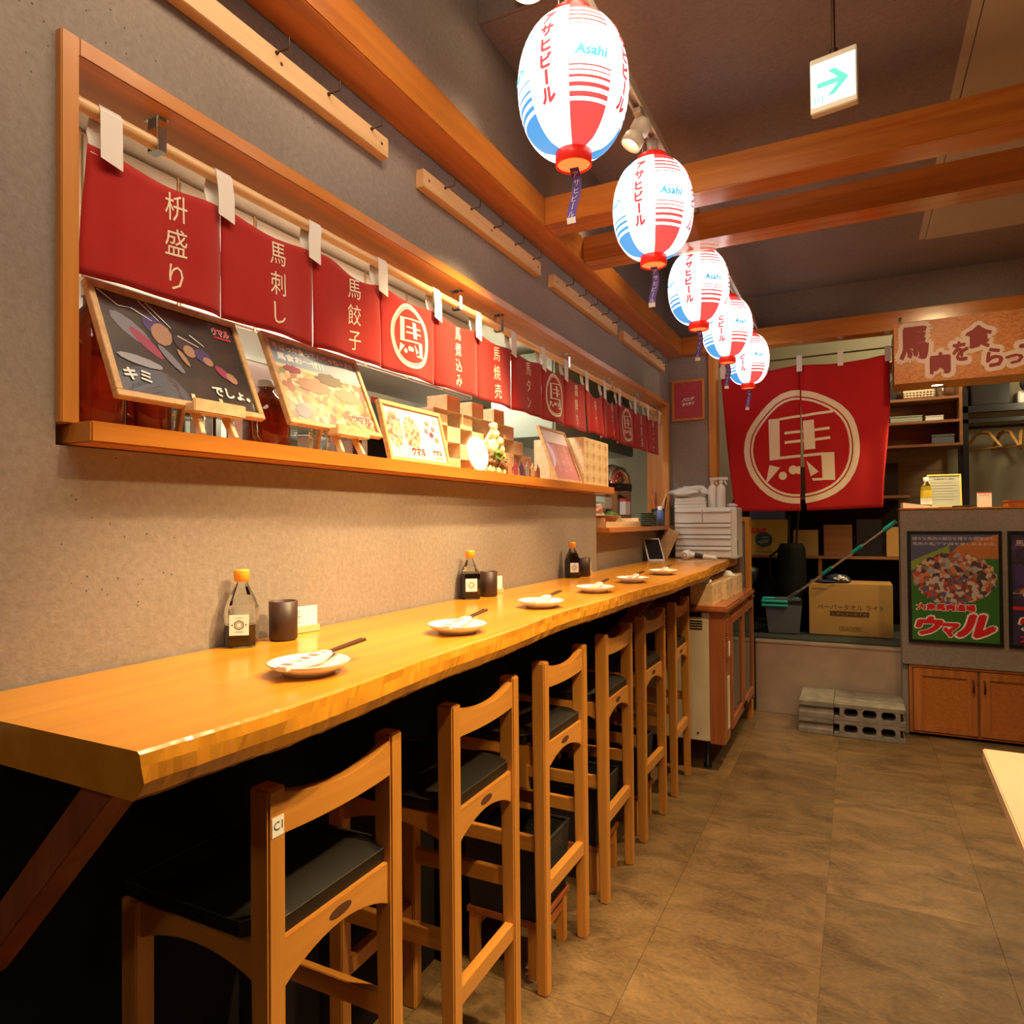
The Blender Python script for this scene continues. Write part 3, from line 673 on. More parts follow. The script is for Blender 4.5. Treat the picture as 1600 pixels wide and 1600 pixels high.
# ---- dining table at the right edge
t = thing('dining_table', 'pale laminate dining table at the right edge of the aisle', 'table', (1.487, 2.25, 0), R(-2))
part('tabletop', MB().box((0.0, -1.2, 0.688), (0.75, 0.0, 0.72)), plain('pale_laminate', (0.72, 0.52, 0.30), 0.35), t, 0.003)
for x in (0.10, 0.65):
    for y in (-1.1, -0.1): part('leg', MB().box((x - 0.02, y - 0.02, 0), (x + 0.02, y + 0.02, 0.688)), M['black_plastic'], t, 0.002)

# ---- display fridge past the stools
t = thing('display_fridge', 'low two-door glass display fridge with cherry veneer top and cream sides', 'fridge', (0, 0, 0))
FX0, FX1, FY0, FY1 = 0.02, 0.565, 3.76, 4.85
body = MB().box((FX0, FY0, 0.16), (FX1 - 0.09, FY1, 0.85)); part('body', body, M['cream_metal'], t, 0.004)
for k in range(4): part('vent_slot', MB().box((0.36, FY0 - 0.0015, 0.800 - k * 0.014), (0.44, FY0 + 0.002, 0.806 - k * 0.014)), M['black'], t)
for k in range(4): part('vent_slot', MB().box((0.20, FY0 - 0.0015, 0.800 - k * 0.014), (0.28, FY0 + 0.002, 0.806 - k * 0.014)), M['black'], t)
for z in (0.20,): part('screw', MB().lathe([(0.0, -0.001), (0.006, -0.001), (0.006, 0.002)], (0, 0, 0), 10, mat=Matrix.Translation((0.41, FY0, z)) @ Matrix.Rotation(R(90), 4, 'X')), M['iron'], t)
part('front_frame', MB().box((FX1 - 0.09, FY0, 0.15), (FX1 - 0.012, FY0 + 0.17, 0.85)).box((FX1 - 0.09, FY1 - 0.03, 0.15), (FX1 - 0.004, FY1, 0.85)).box((FX1 - 0.09, FY0 + .17, 0.15), (FX1 - 0.03, FY1 - 0.03, 0.19)).box((FX1 - 0.09, FY0 + .17, 0.81), (FX1 - 0.03, FY1 - 0.03, 0.85)), M['cherry_z'], t, 0.002)
part('top', MB().box((FX0 - 0.0, FY0 - 0.012, 0.85), (FX1 + 0.008, FY1 + 0.0, 0.885)), M['cherry'], t, 0.010)
part('kick_edge', MB().box((FX0 + .2, FY0 - 0.003, 0.825), (FX1 - 0.13, FY0 + 0.004, 0.85)), M['black'], t)
for i, y0 in enumerate((FY0 + 0.18, FY0 + 0.63)):
    y1 = y0 + 0.44
    d = part('door', MB().box((FX1 - 0.03, y0, 0.19), (FX1, y0 + 0.035, 0.81)).box((FX1 - 0.03, y1 - 0.035, 0.19), (FX1, y1, 0.81)).box((FX1 - 0.03, y0 + .035, 0.19), (FX1, y1 - .035, 0.24)).box((FX1 - 0.03, y0 + .035, 0.77), (FX1, y1 - .035, 0.81)), M['cherry_z'], t, 0.0015)
    part('pane', MB().box((FX1 - 0.018, y0 + 0.034, 0.239), (FX1 - 0.012, y1 - 0.034, 0.771)), plain('dark_glass', (0.03, 0.035, 0.025), 0.06, spec=0.8), d)
    part('handle', MB().box((FX1, y0 + (0.41 if i == 0 else 0.008), 0.20), (FX1 + 0.012, y0 + (0.425 if i == 0 else 0.022), 0.235)), M['black_plastic'], d)
vm = MB()
for k in range(22):
    part('louvre', MB().box((FX1 - 0.0135, FY0 + 0.045, 0.80 - k * 0.0125), (FX1 - 0.007, FY0 + 0.11, 0.806 - k * 0.0125)), M['cherry'], t)
for k in range(26):
    part('louvre', MB().box((FX1 - 0.0135, FY0 + 0.085, 0.49 - k * 0.011), (FX1 - 0.008, FY0 + 0.14, 0.4945 - k * 0.011)), M['ivory'], t)
part('label_plate', MB().box((FX1 - 0.012, FY0 + 0.13, 0.60), (FX1 - 0.009, FY0 + 0.165, 0.68)), M['paper'], t)
for x, y in ((0.09, FY0 + 0.08), (FX1 - 0.12, FY0 + 0.08), (0.09, FY1 - 0.08), (FX1 - 0.12, FY1 - 0.08)):
    part('foot', MB().lathe([(0.022, 0.0), (0.022, 0.02), (0.012, 0.025), (0.012, 0.16)], (x, y, 0), 12), M['black_plastic'], t)

# ---- concrete blocks used as a step
def block_front():     # 390 wide, 190 deep, 100 high, three holes and two open ends
    m = MB(); L, D, H = 0.388, 0.19, 0.1; th = 0.024
    m.box((0, 0, 0), (L, D, th)); m.box((0, 0, H - th), (L, D, H))
    for x in (0.031, 0.132, 0.234, 0.335): m.box((x, 0, th), (x + 0.026, D, H - th))
    m.box((0.031, D - 0.03, th), (0.361, D, H - th))
    for x in (0.057, 0.158, 0.260):
        for s, zz in ((1, th), (-1, H - th)):
            m.prism([(x, zz), (x + 0.014, zz), (x, zz + s * 0.014)], 0.001, D - 0.03, 1); m.prism([(x + 0.075, zz), (x + 0.061, zz), (x + 0.075, zz + s * 0.014)], 0.001, D - 0.03, 1)
    return m
def block_end():
    m = MB(); m.box((0, 0.012, 0), (0.198, 0.388, 0.1)); m.box((0, 0, 0.0), (0.198, 0.012, 0.028)); m.box((0, 0, 0.072), (0.198, 0.012, 0.1)); m.prism([(0.0, 0.028), (0.012, 0.028), (0.012, 0.040)], 0, 0.198, 0); m.prism([(0.0, 0.072), (0.012, 0.072), (0.012, 0.060)], 0, 0.198, 0)
    return m
pos = []
for k in range(2):
    o = block_end().build('concrete_block', M['concrete'], bevel=0.002, loc=(0.845 + 0.003 * k, 4.71, 0.1 * k + .0005 * k)); tag(o, ('lower', 'upper')[k] + ' end-on concrete block at the left of the block step', 'block', 'concrete blocks of the kitchen step')
    for j in range(2):
        o = block_front().build('concrete_block', M['concrete'], bevel=0.0015, loc=(1.047 + 0.002 * k, 4.71 + 0.194 * j, 0.1005 * k)); tag(o, ('lower', 'upper')[k] + (' hollow concrete block facing the room in the step', ' hollow concrete block behind the front one, against the steel riser')[j], 'block', 'concrete blocks of the kitchen step')

# ---- cabinets under the counter wall
for i, x0 in enumerate((1.47, 2.19)):
    t = thing('base_cabinet', ('orange wooden double cabinet below the framed race poster', 'orange wooden double cabinet further right along the counter wall')[i], 'cabinet', (x0, 4.93, 0), 0, 'low cabinets in the counter wall')
    part('body', MB().box((0, 0.015, 0.03), (0.71, 0.18, 0.437)), M['shelf_wood'], t)
    part('face_frame', MB().box((0, 0, 0.425), (0.715, 0.02, 0.44)).box((0, 0, 0.02), (0.018, 0.02, 0.425)).box((0.70, 0, 0.02), (0.715, 0.02, 0.425)).box((0.018, 0, 0.02), (0.70, 0.02, 0.03)), M['cab_wood'], t, 0.001)
    for k in range(2):
        a = 0.022 + k * 0.345; b = a + 0.332
        d = part('door', MB().box((a, -0.008, 0.035), (a + 0.05, 0.012, 0.42)).box((b - 0.05, -0.008, 0.035), (b, 0.012, 0.42)).box((a + .05, -0.008, 0.035), (b - .05, 0.012, 0.075)).box((a + .05, -0.008, 0.375), (b - .05, 0.012, 0.42)), M['cab_wood'], t, 0.0015)
        part('panel', MB().box((a + 0.05, 0.002, 0.075), (b - 0.05, 0.010, 0.375)), M['burl'], d)
        hx = b - 0.022 if k == 0 else a + 0.022
        part('handle', MB().tube([(hx, -0.008, 0.30), (hx, -0.028, 0.305), (hx, -0.030, 0.33), (hx, -0.028, 0.365), (hx, -0.008, 0.37)], 0.005, 8), M['iron'], d)

# ================================================================== HANGING THINGS
# ---- paper lanterns on the lighting track
def make_lantern():
    t = thing('paper_lantern', 'x', 'lantern', (0.59, 1.53, 2.385), 0, 'lit beer lanterns in a row')
    # body: 8 sectors of 45 degrees, ribs all the way down
    NS = 8; per = 8; N = NS * per; rows = 46; H = 0.158; Rm = 0.131
    seq = ['b', 'w', 'r', 'w', 'b', 'w', 'r', 'w']
    th0 = R(-162.8)
    def prof(v):      # v 0 bottom .. 1 top
        s = 2 * v - 1; z = s * H
        r = 0.040 + (Rm - 0.040) * (max(0.0, 1 - abs(s) ** 2.15)) ** 0.52
        return r, z
    def colour(v, kind):
        if kind == 'w': return 0
        c = 1 if kind == 'r' else 2
        if v > 0.885: return c
        if v < 0.19: return c
        for lo, hi in ((0.213, 0.245), (0.274, 0.300), (0.327, 0.346), (0.370, 0.382), (0.406, 0.415), (0.714, 0.725), (0.750, 0.764), (0.791, 0.810), (0.833, 0.857)):
            if lo <= v <= hi: return c
        return 0
    # stack of rows with breaks at every colour edge so the print is crisp
    br = sorted(set([i / rows for i in range(rows + 1)] + [0.19, 0.885, 0.213, 0.245, 0.274, 0.300, 0.327, 0.346, 0.370, 0.382, 0.406, 0.415, 0.714, 0.725, 0.750, 0.764, 0.791, 0.810, 0.833, 0.857]))
    vs = []; fs = []; mi = []
    for i, v in enumerate(br):
        r, z = prof(v); rr = r + (0.0007 * math.cos(v * rows * PI * 2 / 1.0))
        for k in range(N):
            a = th0 + 2 * PI * k / N; vs.append((rr * math.cos(a), rr * math.sin(a), z))
    m = MB()
    for i in range(len(br) - 1):
        vm_ = (br[i] + br[i + 1]) / 2
        for k in range(N):
            k2 = (k + 1) % N; m.f.append([i * N + k, i * N + k2, (i + 1) * N + k2, (i + 1) * N + k]); m.mi.append(colour(vm_, seq[k // per])); m.sm.append(True)
    m.v = vs
    body = m.build('shade', [M['lan_white'], M['lan_red'], M['lan_blue']], t, recalc=False)
    def on(theta, lift=0.003):
        def fn(a, b):
            v = (b / H + 1) / 2; r, z = prof(min(0.98, max(0.02, v))); r += lift
            th = theta + a / max(r, 0.05); return (r * math.cos(th), r * math.sin(th), b)
        return fn
    for q in range(4):
        V, F = text2d('アサヒビール', h=0.033, vertical=True, pitch=0.036, bold=0.07, cy=0.010)
        lay('lettering', V, F, on(th0 + R(45 * (1 + 2 * q) + 22.5)), M['lan_textred'], body, 0.008)
        V, F = text2d('Asahi', w=0.076, h=0.026, cy=0.004, bold=0.045, shear=0.18)
        lay('lettering', V, F, on(th0 + R(45 * 2 * q + 22.5)), M['lan_textblue'], body, 0.008)
    part('cap', MB().lathe([(0.044, 0.150), (0.050, 0.152), (0.050, 0.176), (0.044, 0.180), (0.0, 0.180)], n=28), M['lan_cap'], t)
    cb = part('base_ring', MB().lathe([(0.040, -0.150), (0.044, -0.153), (0.043, -0.186), (0.040, -0.188), (0.039, -0.180)], n=28, caps=False), M['lan_cap'], t)
    part('base_disc', MB().lathe([(0.0, -0.182), (0.039, -0.182)], n=28, caps=False), M['lan_bottom'], cb)
    part('socket', MB().lathe([(0.018, 0.180), (0.018, 0.232), (0.010, 0.234)], n=16), M['white_plastic'], t)
    part('hook', MB().tube([(-0.03, -0.012, 0.178), (-0.03, -0.012, 0.225), (-0.024, -0.012, 0.232), (-0.014, -0.01, 0.215)], 0.0011, 5), M['chrome'], t)
    # streamer
    m = MB(); N = 12; vs = []; fs = []
    def sx(b): s = (-0.19 - b) / 0.13; return 0.006 * math.sin(s * 5)
    for i in range(N + 1):
        z = -0.19 - 0.135 * i / N; x = sx(z)
        vs += [(x - 0.011, x * .6, z), (x + 0.011, x * .6 + 0.002, z)]
    for i in range(N): fs.append((i * 2, i * 2 + 1, i * 2 + 3, i * 2 + 2))
    m.add(vs, fs); sm_ = part('streamer', m, M['purple'], t); sm_.rotation_euler = (0, 0, 0)
    V, F = text2d('アサヒビール', h=0.0165, vertical=True, pitch=0.019, cy=-0.255, bold=0.02)
    lay('lettering', V, F, lambda a, b: (sx(b) + a, sx(b) * .6 - 0.0015, b), M['white_print'], sm_)
    V2 = [(-0.011, -0.325), (0.011, -0.325), (0.011, -0.31), (-0.011, -0.31)]
    lay('hem', V2, [(0, 1, 2, 3)], lambda a, b: (sx(b) + a, sx(b) * .6 - 0.0012, b), M['white_print'], sm_)
    return t
lp = make_lantern()
LL = ('nearest paper beer lantern, hung largest before the first cross beam', 'second paper beer lantern, just in front of the first cross beam', 'third paper beer lantern, half hidden behind the second cross beam',
      'fourth paper beer lantern, hung close behind the third', 'farthest paper beer lantern, hanging in front of the red door curtain')
LP = ((0.598, 1.515), (0.598, 2.235), (0.578, 3.07), (0.582, 3.80), (0.580, 4.60))
for i, (x, y) in enumerate(LP): place(lp, i == 0, (x, y, 2.382 if i < 2 else 2.378), R((0, 1, -1, 2, 0)[i]), LL[i])
tk = thing('lighting_track', 'ivory lighting track running above the lanterns over the beams', 'light track', (0.604, 0, 2.615))
part('rail', MB().box((-0.017, -1.5, 0.0), (-0.010, 4.88, 0.032)).box((0.010, -1.5, 0.0), (0.017, 4.88, 0.032)).box((-0.010, -1.5, 0.018), (0.010, 4.88, 0.032)), M['track'], tk, 0.001)
part('end_cap', MB().box((-0.018, 4.88, -0.001), (0.018, 4.89, 0.033)), M['track'], tk)
def make_spot():
    t = thing('track_spotlight', 'x', 'spotlight', (0.6, 2.08, 2.6), 0, 'ivory spotlights on the track')
    part('adapter', MB().box((-0.012, -0.04, -0.002), (0.012, 0.04, 0.016)), M['track'], t, 0.002)
    part('arm', MB().tube([(0, 0, 0), (0.0, 0.0, -0.03)], 0.008, 8), M['track'], t)
    rot = Matrix.Rotation(R(28), 4, 'Y') @ Matrix.Rotation(R(-12), 4, 'X')
    Tm = Matrix.Translation((-0.01, 0, -0.045)) @ rot
    part('housing', MB().lathe([(0.0, 0.045), (0.026, 0.045), (0.030, 0.040), (0.030, 0.008), (0.018, 0.006), (0.018, -0.006), (0.030, -0.008), (0.033, -0.012), (0.033, -0.042), (0.030, -0.042), (0.030, -0.02), (0.0, -0.02)], n=24, mat=Tm), M['track'], t)
    part('lamp', MB().lathe([(0.0, -0.0215), (0.014, -0.0215), (0.014, -0.034), (0.0, -0.036)], n=16, mat=Tm), M['lamp_glow'], t)
    return t
sp = make_spot()
for i, (y, l) in enumerate(((2.07, 'round ivory track spotlight between the two nearest lanterns'), (1.12, 'ivory track spotlight in front of the nearest lantern'), (3.42, 'ivory track spotlight between the third and fourth lanterns'))):
    place(sp, i == 0, (0.604, y, 2.599), 0, l)
def make_down(zc, r):
    t = thing('ceiling_downlight', 'x', 'downlight', (0, 0, zc), 0, 'recessed ceiling downlights')
    part('trim_ring', MB().lathe([(r, 0.0), (r, -0.012), (r * 1.25, -0.010), (r * 1.25, 0.0)], n=28, caps=False), M['ivory'], t)
    part('lamp', MB().lathe([(0.0, -0.006), (r, -0.004), (r, 0.0)], n=24), M['lamp_glow'], t)
    return t
dl = make_down(3.14, 0.03)
for i, (x, y, z, l) in enumerate(((0.262, 3.10, 3.139, 'small glowing downlight in the high ceiling beside the track'), (0.235, 2.06, 3.499, 'round downlight in the tall ceiling bay near the camera'),
        (1.35, 3.20, 2.864, 'unseen downlight over the aisle floor'), (1.60, 1.00, 2.854, 'unseen downlight over the near aisle'), (2.2, 2.3, 2.854, 'unseen downlight over the dining table'))):  # aisle and table fixtures are unseen, added above their lights
    o = place(dl, i == 0, (x, y, z), 0, l)
o = thing('ceiling_lamp', 'drum ceiling lamp with a bright rim at the top edge of the view', 'ceiling lamp', (0.232, 2.055, 3.12))
part('shade', MB().lathe([(0.052, 0.0), (0.055, 0.0), (0.055, 0.06), (0.045, 0.065), (0.045, 0.379), (0.0, 0.379)], n=30, caps=False), M['ivory'], o)
part('lamp', MB().lathe([(0.0, 0.008), (0.05, 0.008), (0.05, 0.03)], n=24), M['lamp_glow'], o)

# ---- exit sign
t = thing('exit_sign', 'small lit emergency exit sign with a green arrow hanging on a rod', 'exit sign', (1.152, 1.95, 2.48), R(-10.5))
part('housing', MB().box((-0.056, -0.011, -0.070), (0.056, 0.014, 0.074)), M['ivory'], t, 0.002)
fc = part('lit_panel', MB().box((-0.053, -0.014, -0.055), (0.053, -0.011, 0.057)), M['exit_face'], t)
arr = [(-0.038, 0.004), (0.012, 0.004), (-0.012, 0.030), (0.006, 0.030), (0.038, -0.003), (0.004, -0.037), (-0.014, -0.037), (0.012, -0.010), (-0.038, -0.010)]
lay('arrow', arr, [tuple(range(9))], planeY(-0.0146), M['arrow'], fc)
dr = [[(-0.045, -0.050), (-0.042, -0.050), (-0.042, -0.030), (-0.045, -0.030)], [(-0.026, -0.050), (-0.023, -0.050), (-0.023, -0.030), (-0.026, -0.030)], [(-0.039, -0.045), (-0.030, -0.036), (-0.032, -0.033), (-0.040, -0.042)]]
V, F = polys(dr); lay('pictogram', V, F, planeY(-0.0146), M['arrow'], fc)
part('rod', MB().tube([(0, 0, 0.074), (0, 0, 0.384)], 0.005, 8), M['iron'], t)
part('collar', MB().lathe([(0.010, 0.074), (0.010, 0.086), (0.006, 0.09)], n=12), M['iron'], t)

# ---- hook rails on the left wall
for i, (y0, y1, hooks, l) in enumerate(((0.75, 1.55, (0.86, 1.135, 1.305, 1.474), 'longest pale hook rail on the wall, nearest the camera'), (1.725, 2.59, (1.845, 2.011, 2.177, 2.349, 2.513), 'second pale hook rail on the wall, five bent hooks'),
        (2.73, 3.61, (2.87, 3.03, 3.19, 3.36, 3.53), 'third pale hook rail along the wall under the beam'), (3.73, 4.66, (3.9, 4.08, 4.26, 4.45, 4.6), 'farthest pale hook rail, ending near the room corner'))):
    t = thing('hook_rail', l, 'hook rail', (0, y0, 2.37), 0, 'pale wooden hook rails on the left wall')
    L = y1 - y0
    part('batten', MB().box((0.0, 0, 0.0), (0.03, L, 0.055)), M['pale_y'], t, 0.0015)
    for k in range(3):
        yy = 0.03 + (L - 0.06) * k / 2
        part('screw', MB().prism([(yy + 0.0045 * math.cos(a * PI / 4), 0.028 + 0.0045 * math.sin(a * PI / 4)) for a in range(8)], 0.0296, 0.0306, 0), M['iron'], t)
    for hy in hooks:
        yy = hy - y0
        part('hook', MB().tube([(0.028, yy, 0.045), (0.034, yy, 0.045)], 0.0045, 8).tube([(0.03, yy, 0.045), (0.062, yy + 0.004, 0.047), (0.064, yy + 0.004, 0.050), (0.064, yy + 0.004, 0.072)], 0.0019, 6), M['iron'], t)

# ---- long red curtain in the hatch
rod = thing('curtain_rod', 'pale round wooden rod carrying the red hatch curtain', 'curtain rod', (-0.035, 0, 2.098))
part('pole', MB().tube([(0, 0.704, 0), (0, 4.79, 0)], 0.0135, 16), M['rod'], rod)
for y in (0.885, 2.02, 2.33, 3.02, 3.66, 4.2, 4.62):
    part('bracket', MB().box((-0.022, y - 0.012, 0.048), (0.022, y + 0.012, 0.0515)).box((-0.0165, y - 0.009, -0.014), (-0.0145, y + 0.009, 0.048)).box((0.0145, y - 0.009, -0.014), (0.0165, y + 0.009, 0.048)).box((-0.0165, y - 0.009, -0.016), (0.0165, y + 0.009, -0.014)), M['chrome'], rod)
TAB = [0.775, 1.033, 1.313, 1.587, 1.872, 2.15, 2.429, 2.72, 2.985, 3.257, 3.53, 3.80, 4.106, 4.395, 4.688]
WORDS = ['枡盛り', '馬刺し', '馬餃子', None, '馬煮込み', '馬焼売', '馬タン', None, '霜降り', 'もつ', '桜なべ', None, '馬唐揚', '桜ユッケ']
nor = thing('noren_curtain', 'long red hatch curtain of dishes written in white brush letters', 'curtain', (0, 0, 0))
def nx(y, z):
    i = 0
    while i < 13 and y > TAB[i + 1]: i += 1
    a, b = TAB[i], TAB[i + 1]; u = min(1, max(0, (y - a) / (b - a))); d = (2.03 - z) / 0.23
    x = -0.028 + 0.010 * math.sin(PI * u) * d + 0.0035 * math.sin(2 * PI * (y * 5.3 + i)) * (0.3 + d) + 0.004 * mnoise.noise(Vector((y * 11, z * 9, i)))
    x -= 0.004 * math.exp(-((u - 0) / 0.05) ** 2) + 0.004 * math.exp(-((u - 1) / 0.05) ** 2)
    if i in (9, 10): x += 0.013 * math.sin(5 * PI * u + 1) * d
    if i == 13: x += 0.008 * math.sin(3 * PI * u) * d
    return x
for i in range(14):
    a = TAB[i] - (0.028 if i == 0 else 0); b = TAB[i + 1] + (0.01 if i == 13 else 0)
    NY, NZ = 22, 14; vs = []; fs = []
    for j in range(NY + 1):
        u = j / NY
        zt = 2.034 - 0.012 * math.sin(PI * u) ** 2 + (-0.03 * math.sin(PI * u) if i in (9, 10) else 0)
        if i == 2: zt += 0.01 * math.sin(2 * PI * u)
        for k in range(NZ + 1):
            v = k / NZ; z = zt + (1.795 - zt) * v + (0.010 * math.sin(PI * u) * v if i in (9, 10) else 0)
            gap = 0.0005 + 0.003 * max(0, v - 0.55)
            y = a + (b - a) * u; y = min(max(y, a + gap), b - gap)
            if i == 0: y -= 0.02 * v * (1 - u)
            vs.append((nx(y, z), y, z))
    for j in range(NY):
        for k in range(NZ): q = j * (NZ + 1) + k; fs.append((q, q + 1, q + NZ + 2, q + NZ + 1))
    m = MB().add(vs, fs, 0, True); p_ = m.build('panel', M['red_cloth'], nor, recalc=False)
    md = p_.modifiers.new('thickness', 'SOLIDIFY'); md.thickness = 0.0012; md.offset = -1
    hem = MB(); hv = []
    for j in range(NY + 1):
        y = a + 0.006 + (b - a - 0.012) * j / NY; hv.append((nx(y, 1.803) + 0.0006, y - (0.02 if i == 0 and j == 0 else 0), 1.8035))
    part('stitching', MB().tube(hv, 0.0006, 4, caps=False), plain('stitch_dark', (0.22, 0.01, 0.01), 0.9) if i == 0 else bpy.data.materials['stitch_dark'], p_)
    c = (TAB[i] + TAB[i + 1]) / 2
    fn = lambda yy, zz: (nx(yy, zz) + 0.0012, yy, zz)
    if WORDS[i] is None:
        V, F = polys([[(c + p[0] * 0.098, 1.917 + p[1] * 0.098) for p in q] for q in EMB])
        lay('emblem', V, F, fn, M['cream_print'], p_, 0.02)
    else:
        wd = WORDS[i]; n_ = len(wd); hh = {2: 0.056, 3: 0.058, 4: 0.047}[n_]; pt = {2: 0.08, 3: 0.071, 4: 0.054}[n_]
        cc = c + (0.015 if i in (0, 1, 2) else 0)
        V, F = text2d(wd, h=hh, vertical=True, pitch=pt, cx=cc, cy=1.915, bold=0.02, shear=0.03)
        V = [(x + (-0.10 * (x - cc)), z + 0.10 * (x - cc)) for x, z in V]
        lay('lettering', V, F, fn, M['cream_print'], p_, 0.02)
for i, y in enumerate(TAB):
    w2 = 0.021; yy = y + (0.008 if i == 0 else 0)
    path = [(-0.0175, 2.012), (-0.0185, 2.06), (-0.0195, 2.10), (-0.024, 2.110), (-0.035, 2.1145), (-0.046, 2.110), (-0.0505, 2.10), (-0.045, 2.06), (-0.033, 2.02)]
    vs = []; fs = []
    for k, (x, z) in enumerate(path):
        sk = 0.006 * math.sin(i * 2.1) * (1 if k < 2 else 0)
        vs += [(x, yy - w2 + sk - (0.01 if k > 6 else 0), z), (x, yy + w2 + sk - (0.01 if k > 6 else 0), z - (0.008 if k == 0 else 0))]
    for k in range(len(path) - 1): fs.append((2 * k, 2 * k + 1, 2 * k + 3, 2 * k + 2))
    s_ = MB().add(vs, fs, 0, False).build('strap', M['white_cloth'], nor, recalc=False)
    md = s_.modifiers.new('thickness', 'SOLIDIFY'); md.thickness = 0.001

# ---- red door curtain with the big emblem
dn = thing('door_curtain', 'large crimson split curtain with a white ringed emblem in the doorway', 'curtain', (0, 0, 0))
DC = 0.862
def dy(x, z):
    d = max(0, (2.37 - z)) / 0.95
    y = 5.00 + 0.012 * math.sin((x - 0.35) * 9 + 0.5) * (0.4 + d) + 0.006 * math.sin(x * 31) * (1 - 0.6 * d)
    for tx, amp in ((0.86, 0.016), (1.11, 0.012)):
        y += amp * math.exp(-((x - tx) / (0.03 + 0.10 * d)) ** 2) * (1 - d) * math.sin((x - tx) * 40)
    if x < DC: y += 0.02 * math.exp(-((x - 0.40) / 0.05) ** 2) * math.sin(z * 3)
    return y
def slit(z): return max(0.0, (2.13 - z) / (2.13 - 1.40)) * 0.022 + (0.0006 if z < 2.13 else 0)
for side in (0, 1):
    NX, NZ = 34, 40; vs = []; fs = []
    for j in range(NX + 1):
        for k in range(NZ + 1):
            u, v = j / NX, k / NZ; 
            xl = 0.345 + 0.085 * v ** 1.3; xr = 1.392 - 0.035 * v + 0.012 * math.sin(v * 5)
            ztop = lambda x: 2.385 + 0.015 * (x - 0.35) - 0.018 * abs(math.sin((x - 0.35) / 0.25 * PI * 0.5)) ; 
            c0 = DC + 0.01 * v
            x = (xl + (c0 - xl) * u) if side == 0 else (c0 + (xr - c0) * u)
            zt = ztop(x); zb = 1.405 + 0.035 * max(0, x - 0.9); z = zt + (zb - zt) * v
            s = slit(z)
            if side == 0: x = min(x, c0 - s * 0.7)
            else: x = max(x, c0 + s)
            vs.append((x, dy(x, z), z))
    for j in range(NX):
        for k in range(NZ): q = j * (NZ + 1) + k; fs.append((q, q + NZ + 1, q + NZ + 2, q + 1))
    p_ = MB().add(vs, fs, 0, True).build('cloth_half', M['red_cloth_door'], dn, recalc=False)
    md = p_.modifiers.new('thickness', 'SOLIDIFY'); md.thickness = 0.0015; md.offset = 0
    Q = []
    for q in EMB:
        pts = [(0.858 + p[0] * 0.362, 1.830 + p[1] * 0.383) for p in q]
        c_ = clip(pts, 0, DC - 0.002 if side == 0 else DC + 0.008, side == 0)
        Q.append(c_)
    V, F = polys(Q)
    def fn(x, z, side=side):
        s = slit(z); 
        if side == 0: x = min(x, DC + 0.005 - s * 0.7)
        else: x = max(x, DC + 0.004 + s)
        return (x, dy(x, z) - 0.0028, z)
    lay('emblem', V, F, fn, M['cream_print'], p_, 0.03)
for x in (0.358, 0.86, 1.11, 1.385):
    part('strap', MB().box((x - 0.017, 4.985, 2.345 + 0.012 * (x > 1)), (x + 0.017, 4.988, 2.452)).box((x - 0.017, 5.012, 2.36), (x + 0.017, 5.015, 2.452)).box((x - 0.017, 4.985, 2.452), (x + 0.017, 5.015, 2.454)), M['white_cloth'], dn)
rd = thing('door_curtain_rod', 'thin black rod across the doorway carrying the crimson curtain', 'curtain rod', (0, 5.0, 2.435))
part('pole', MB().tube([(0.30, 0, 0.0), (1.46, 0, 0.012)], 0.0055, 10), M['iron'], rd)
part('hook', MB().tube([(0.334, -0.03, 0.03), (0.345, -0.015, 0.0), (0.345, 0.01, -0.012)], 0.003, 6), M['iron'], rd)

# ================================================================== SMALL THINGS
def at(px, py, ax, val):
    d = f_ + r_ * ((px - 800) / 1068.63) - u_ * ((py - 800) / 1068.63)
    return CAM + d * ((val - CAM[ax]) / d[ax])
CZ = 1.0955    # top of the bar counter

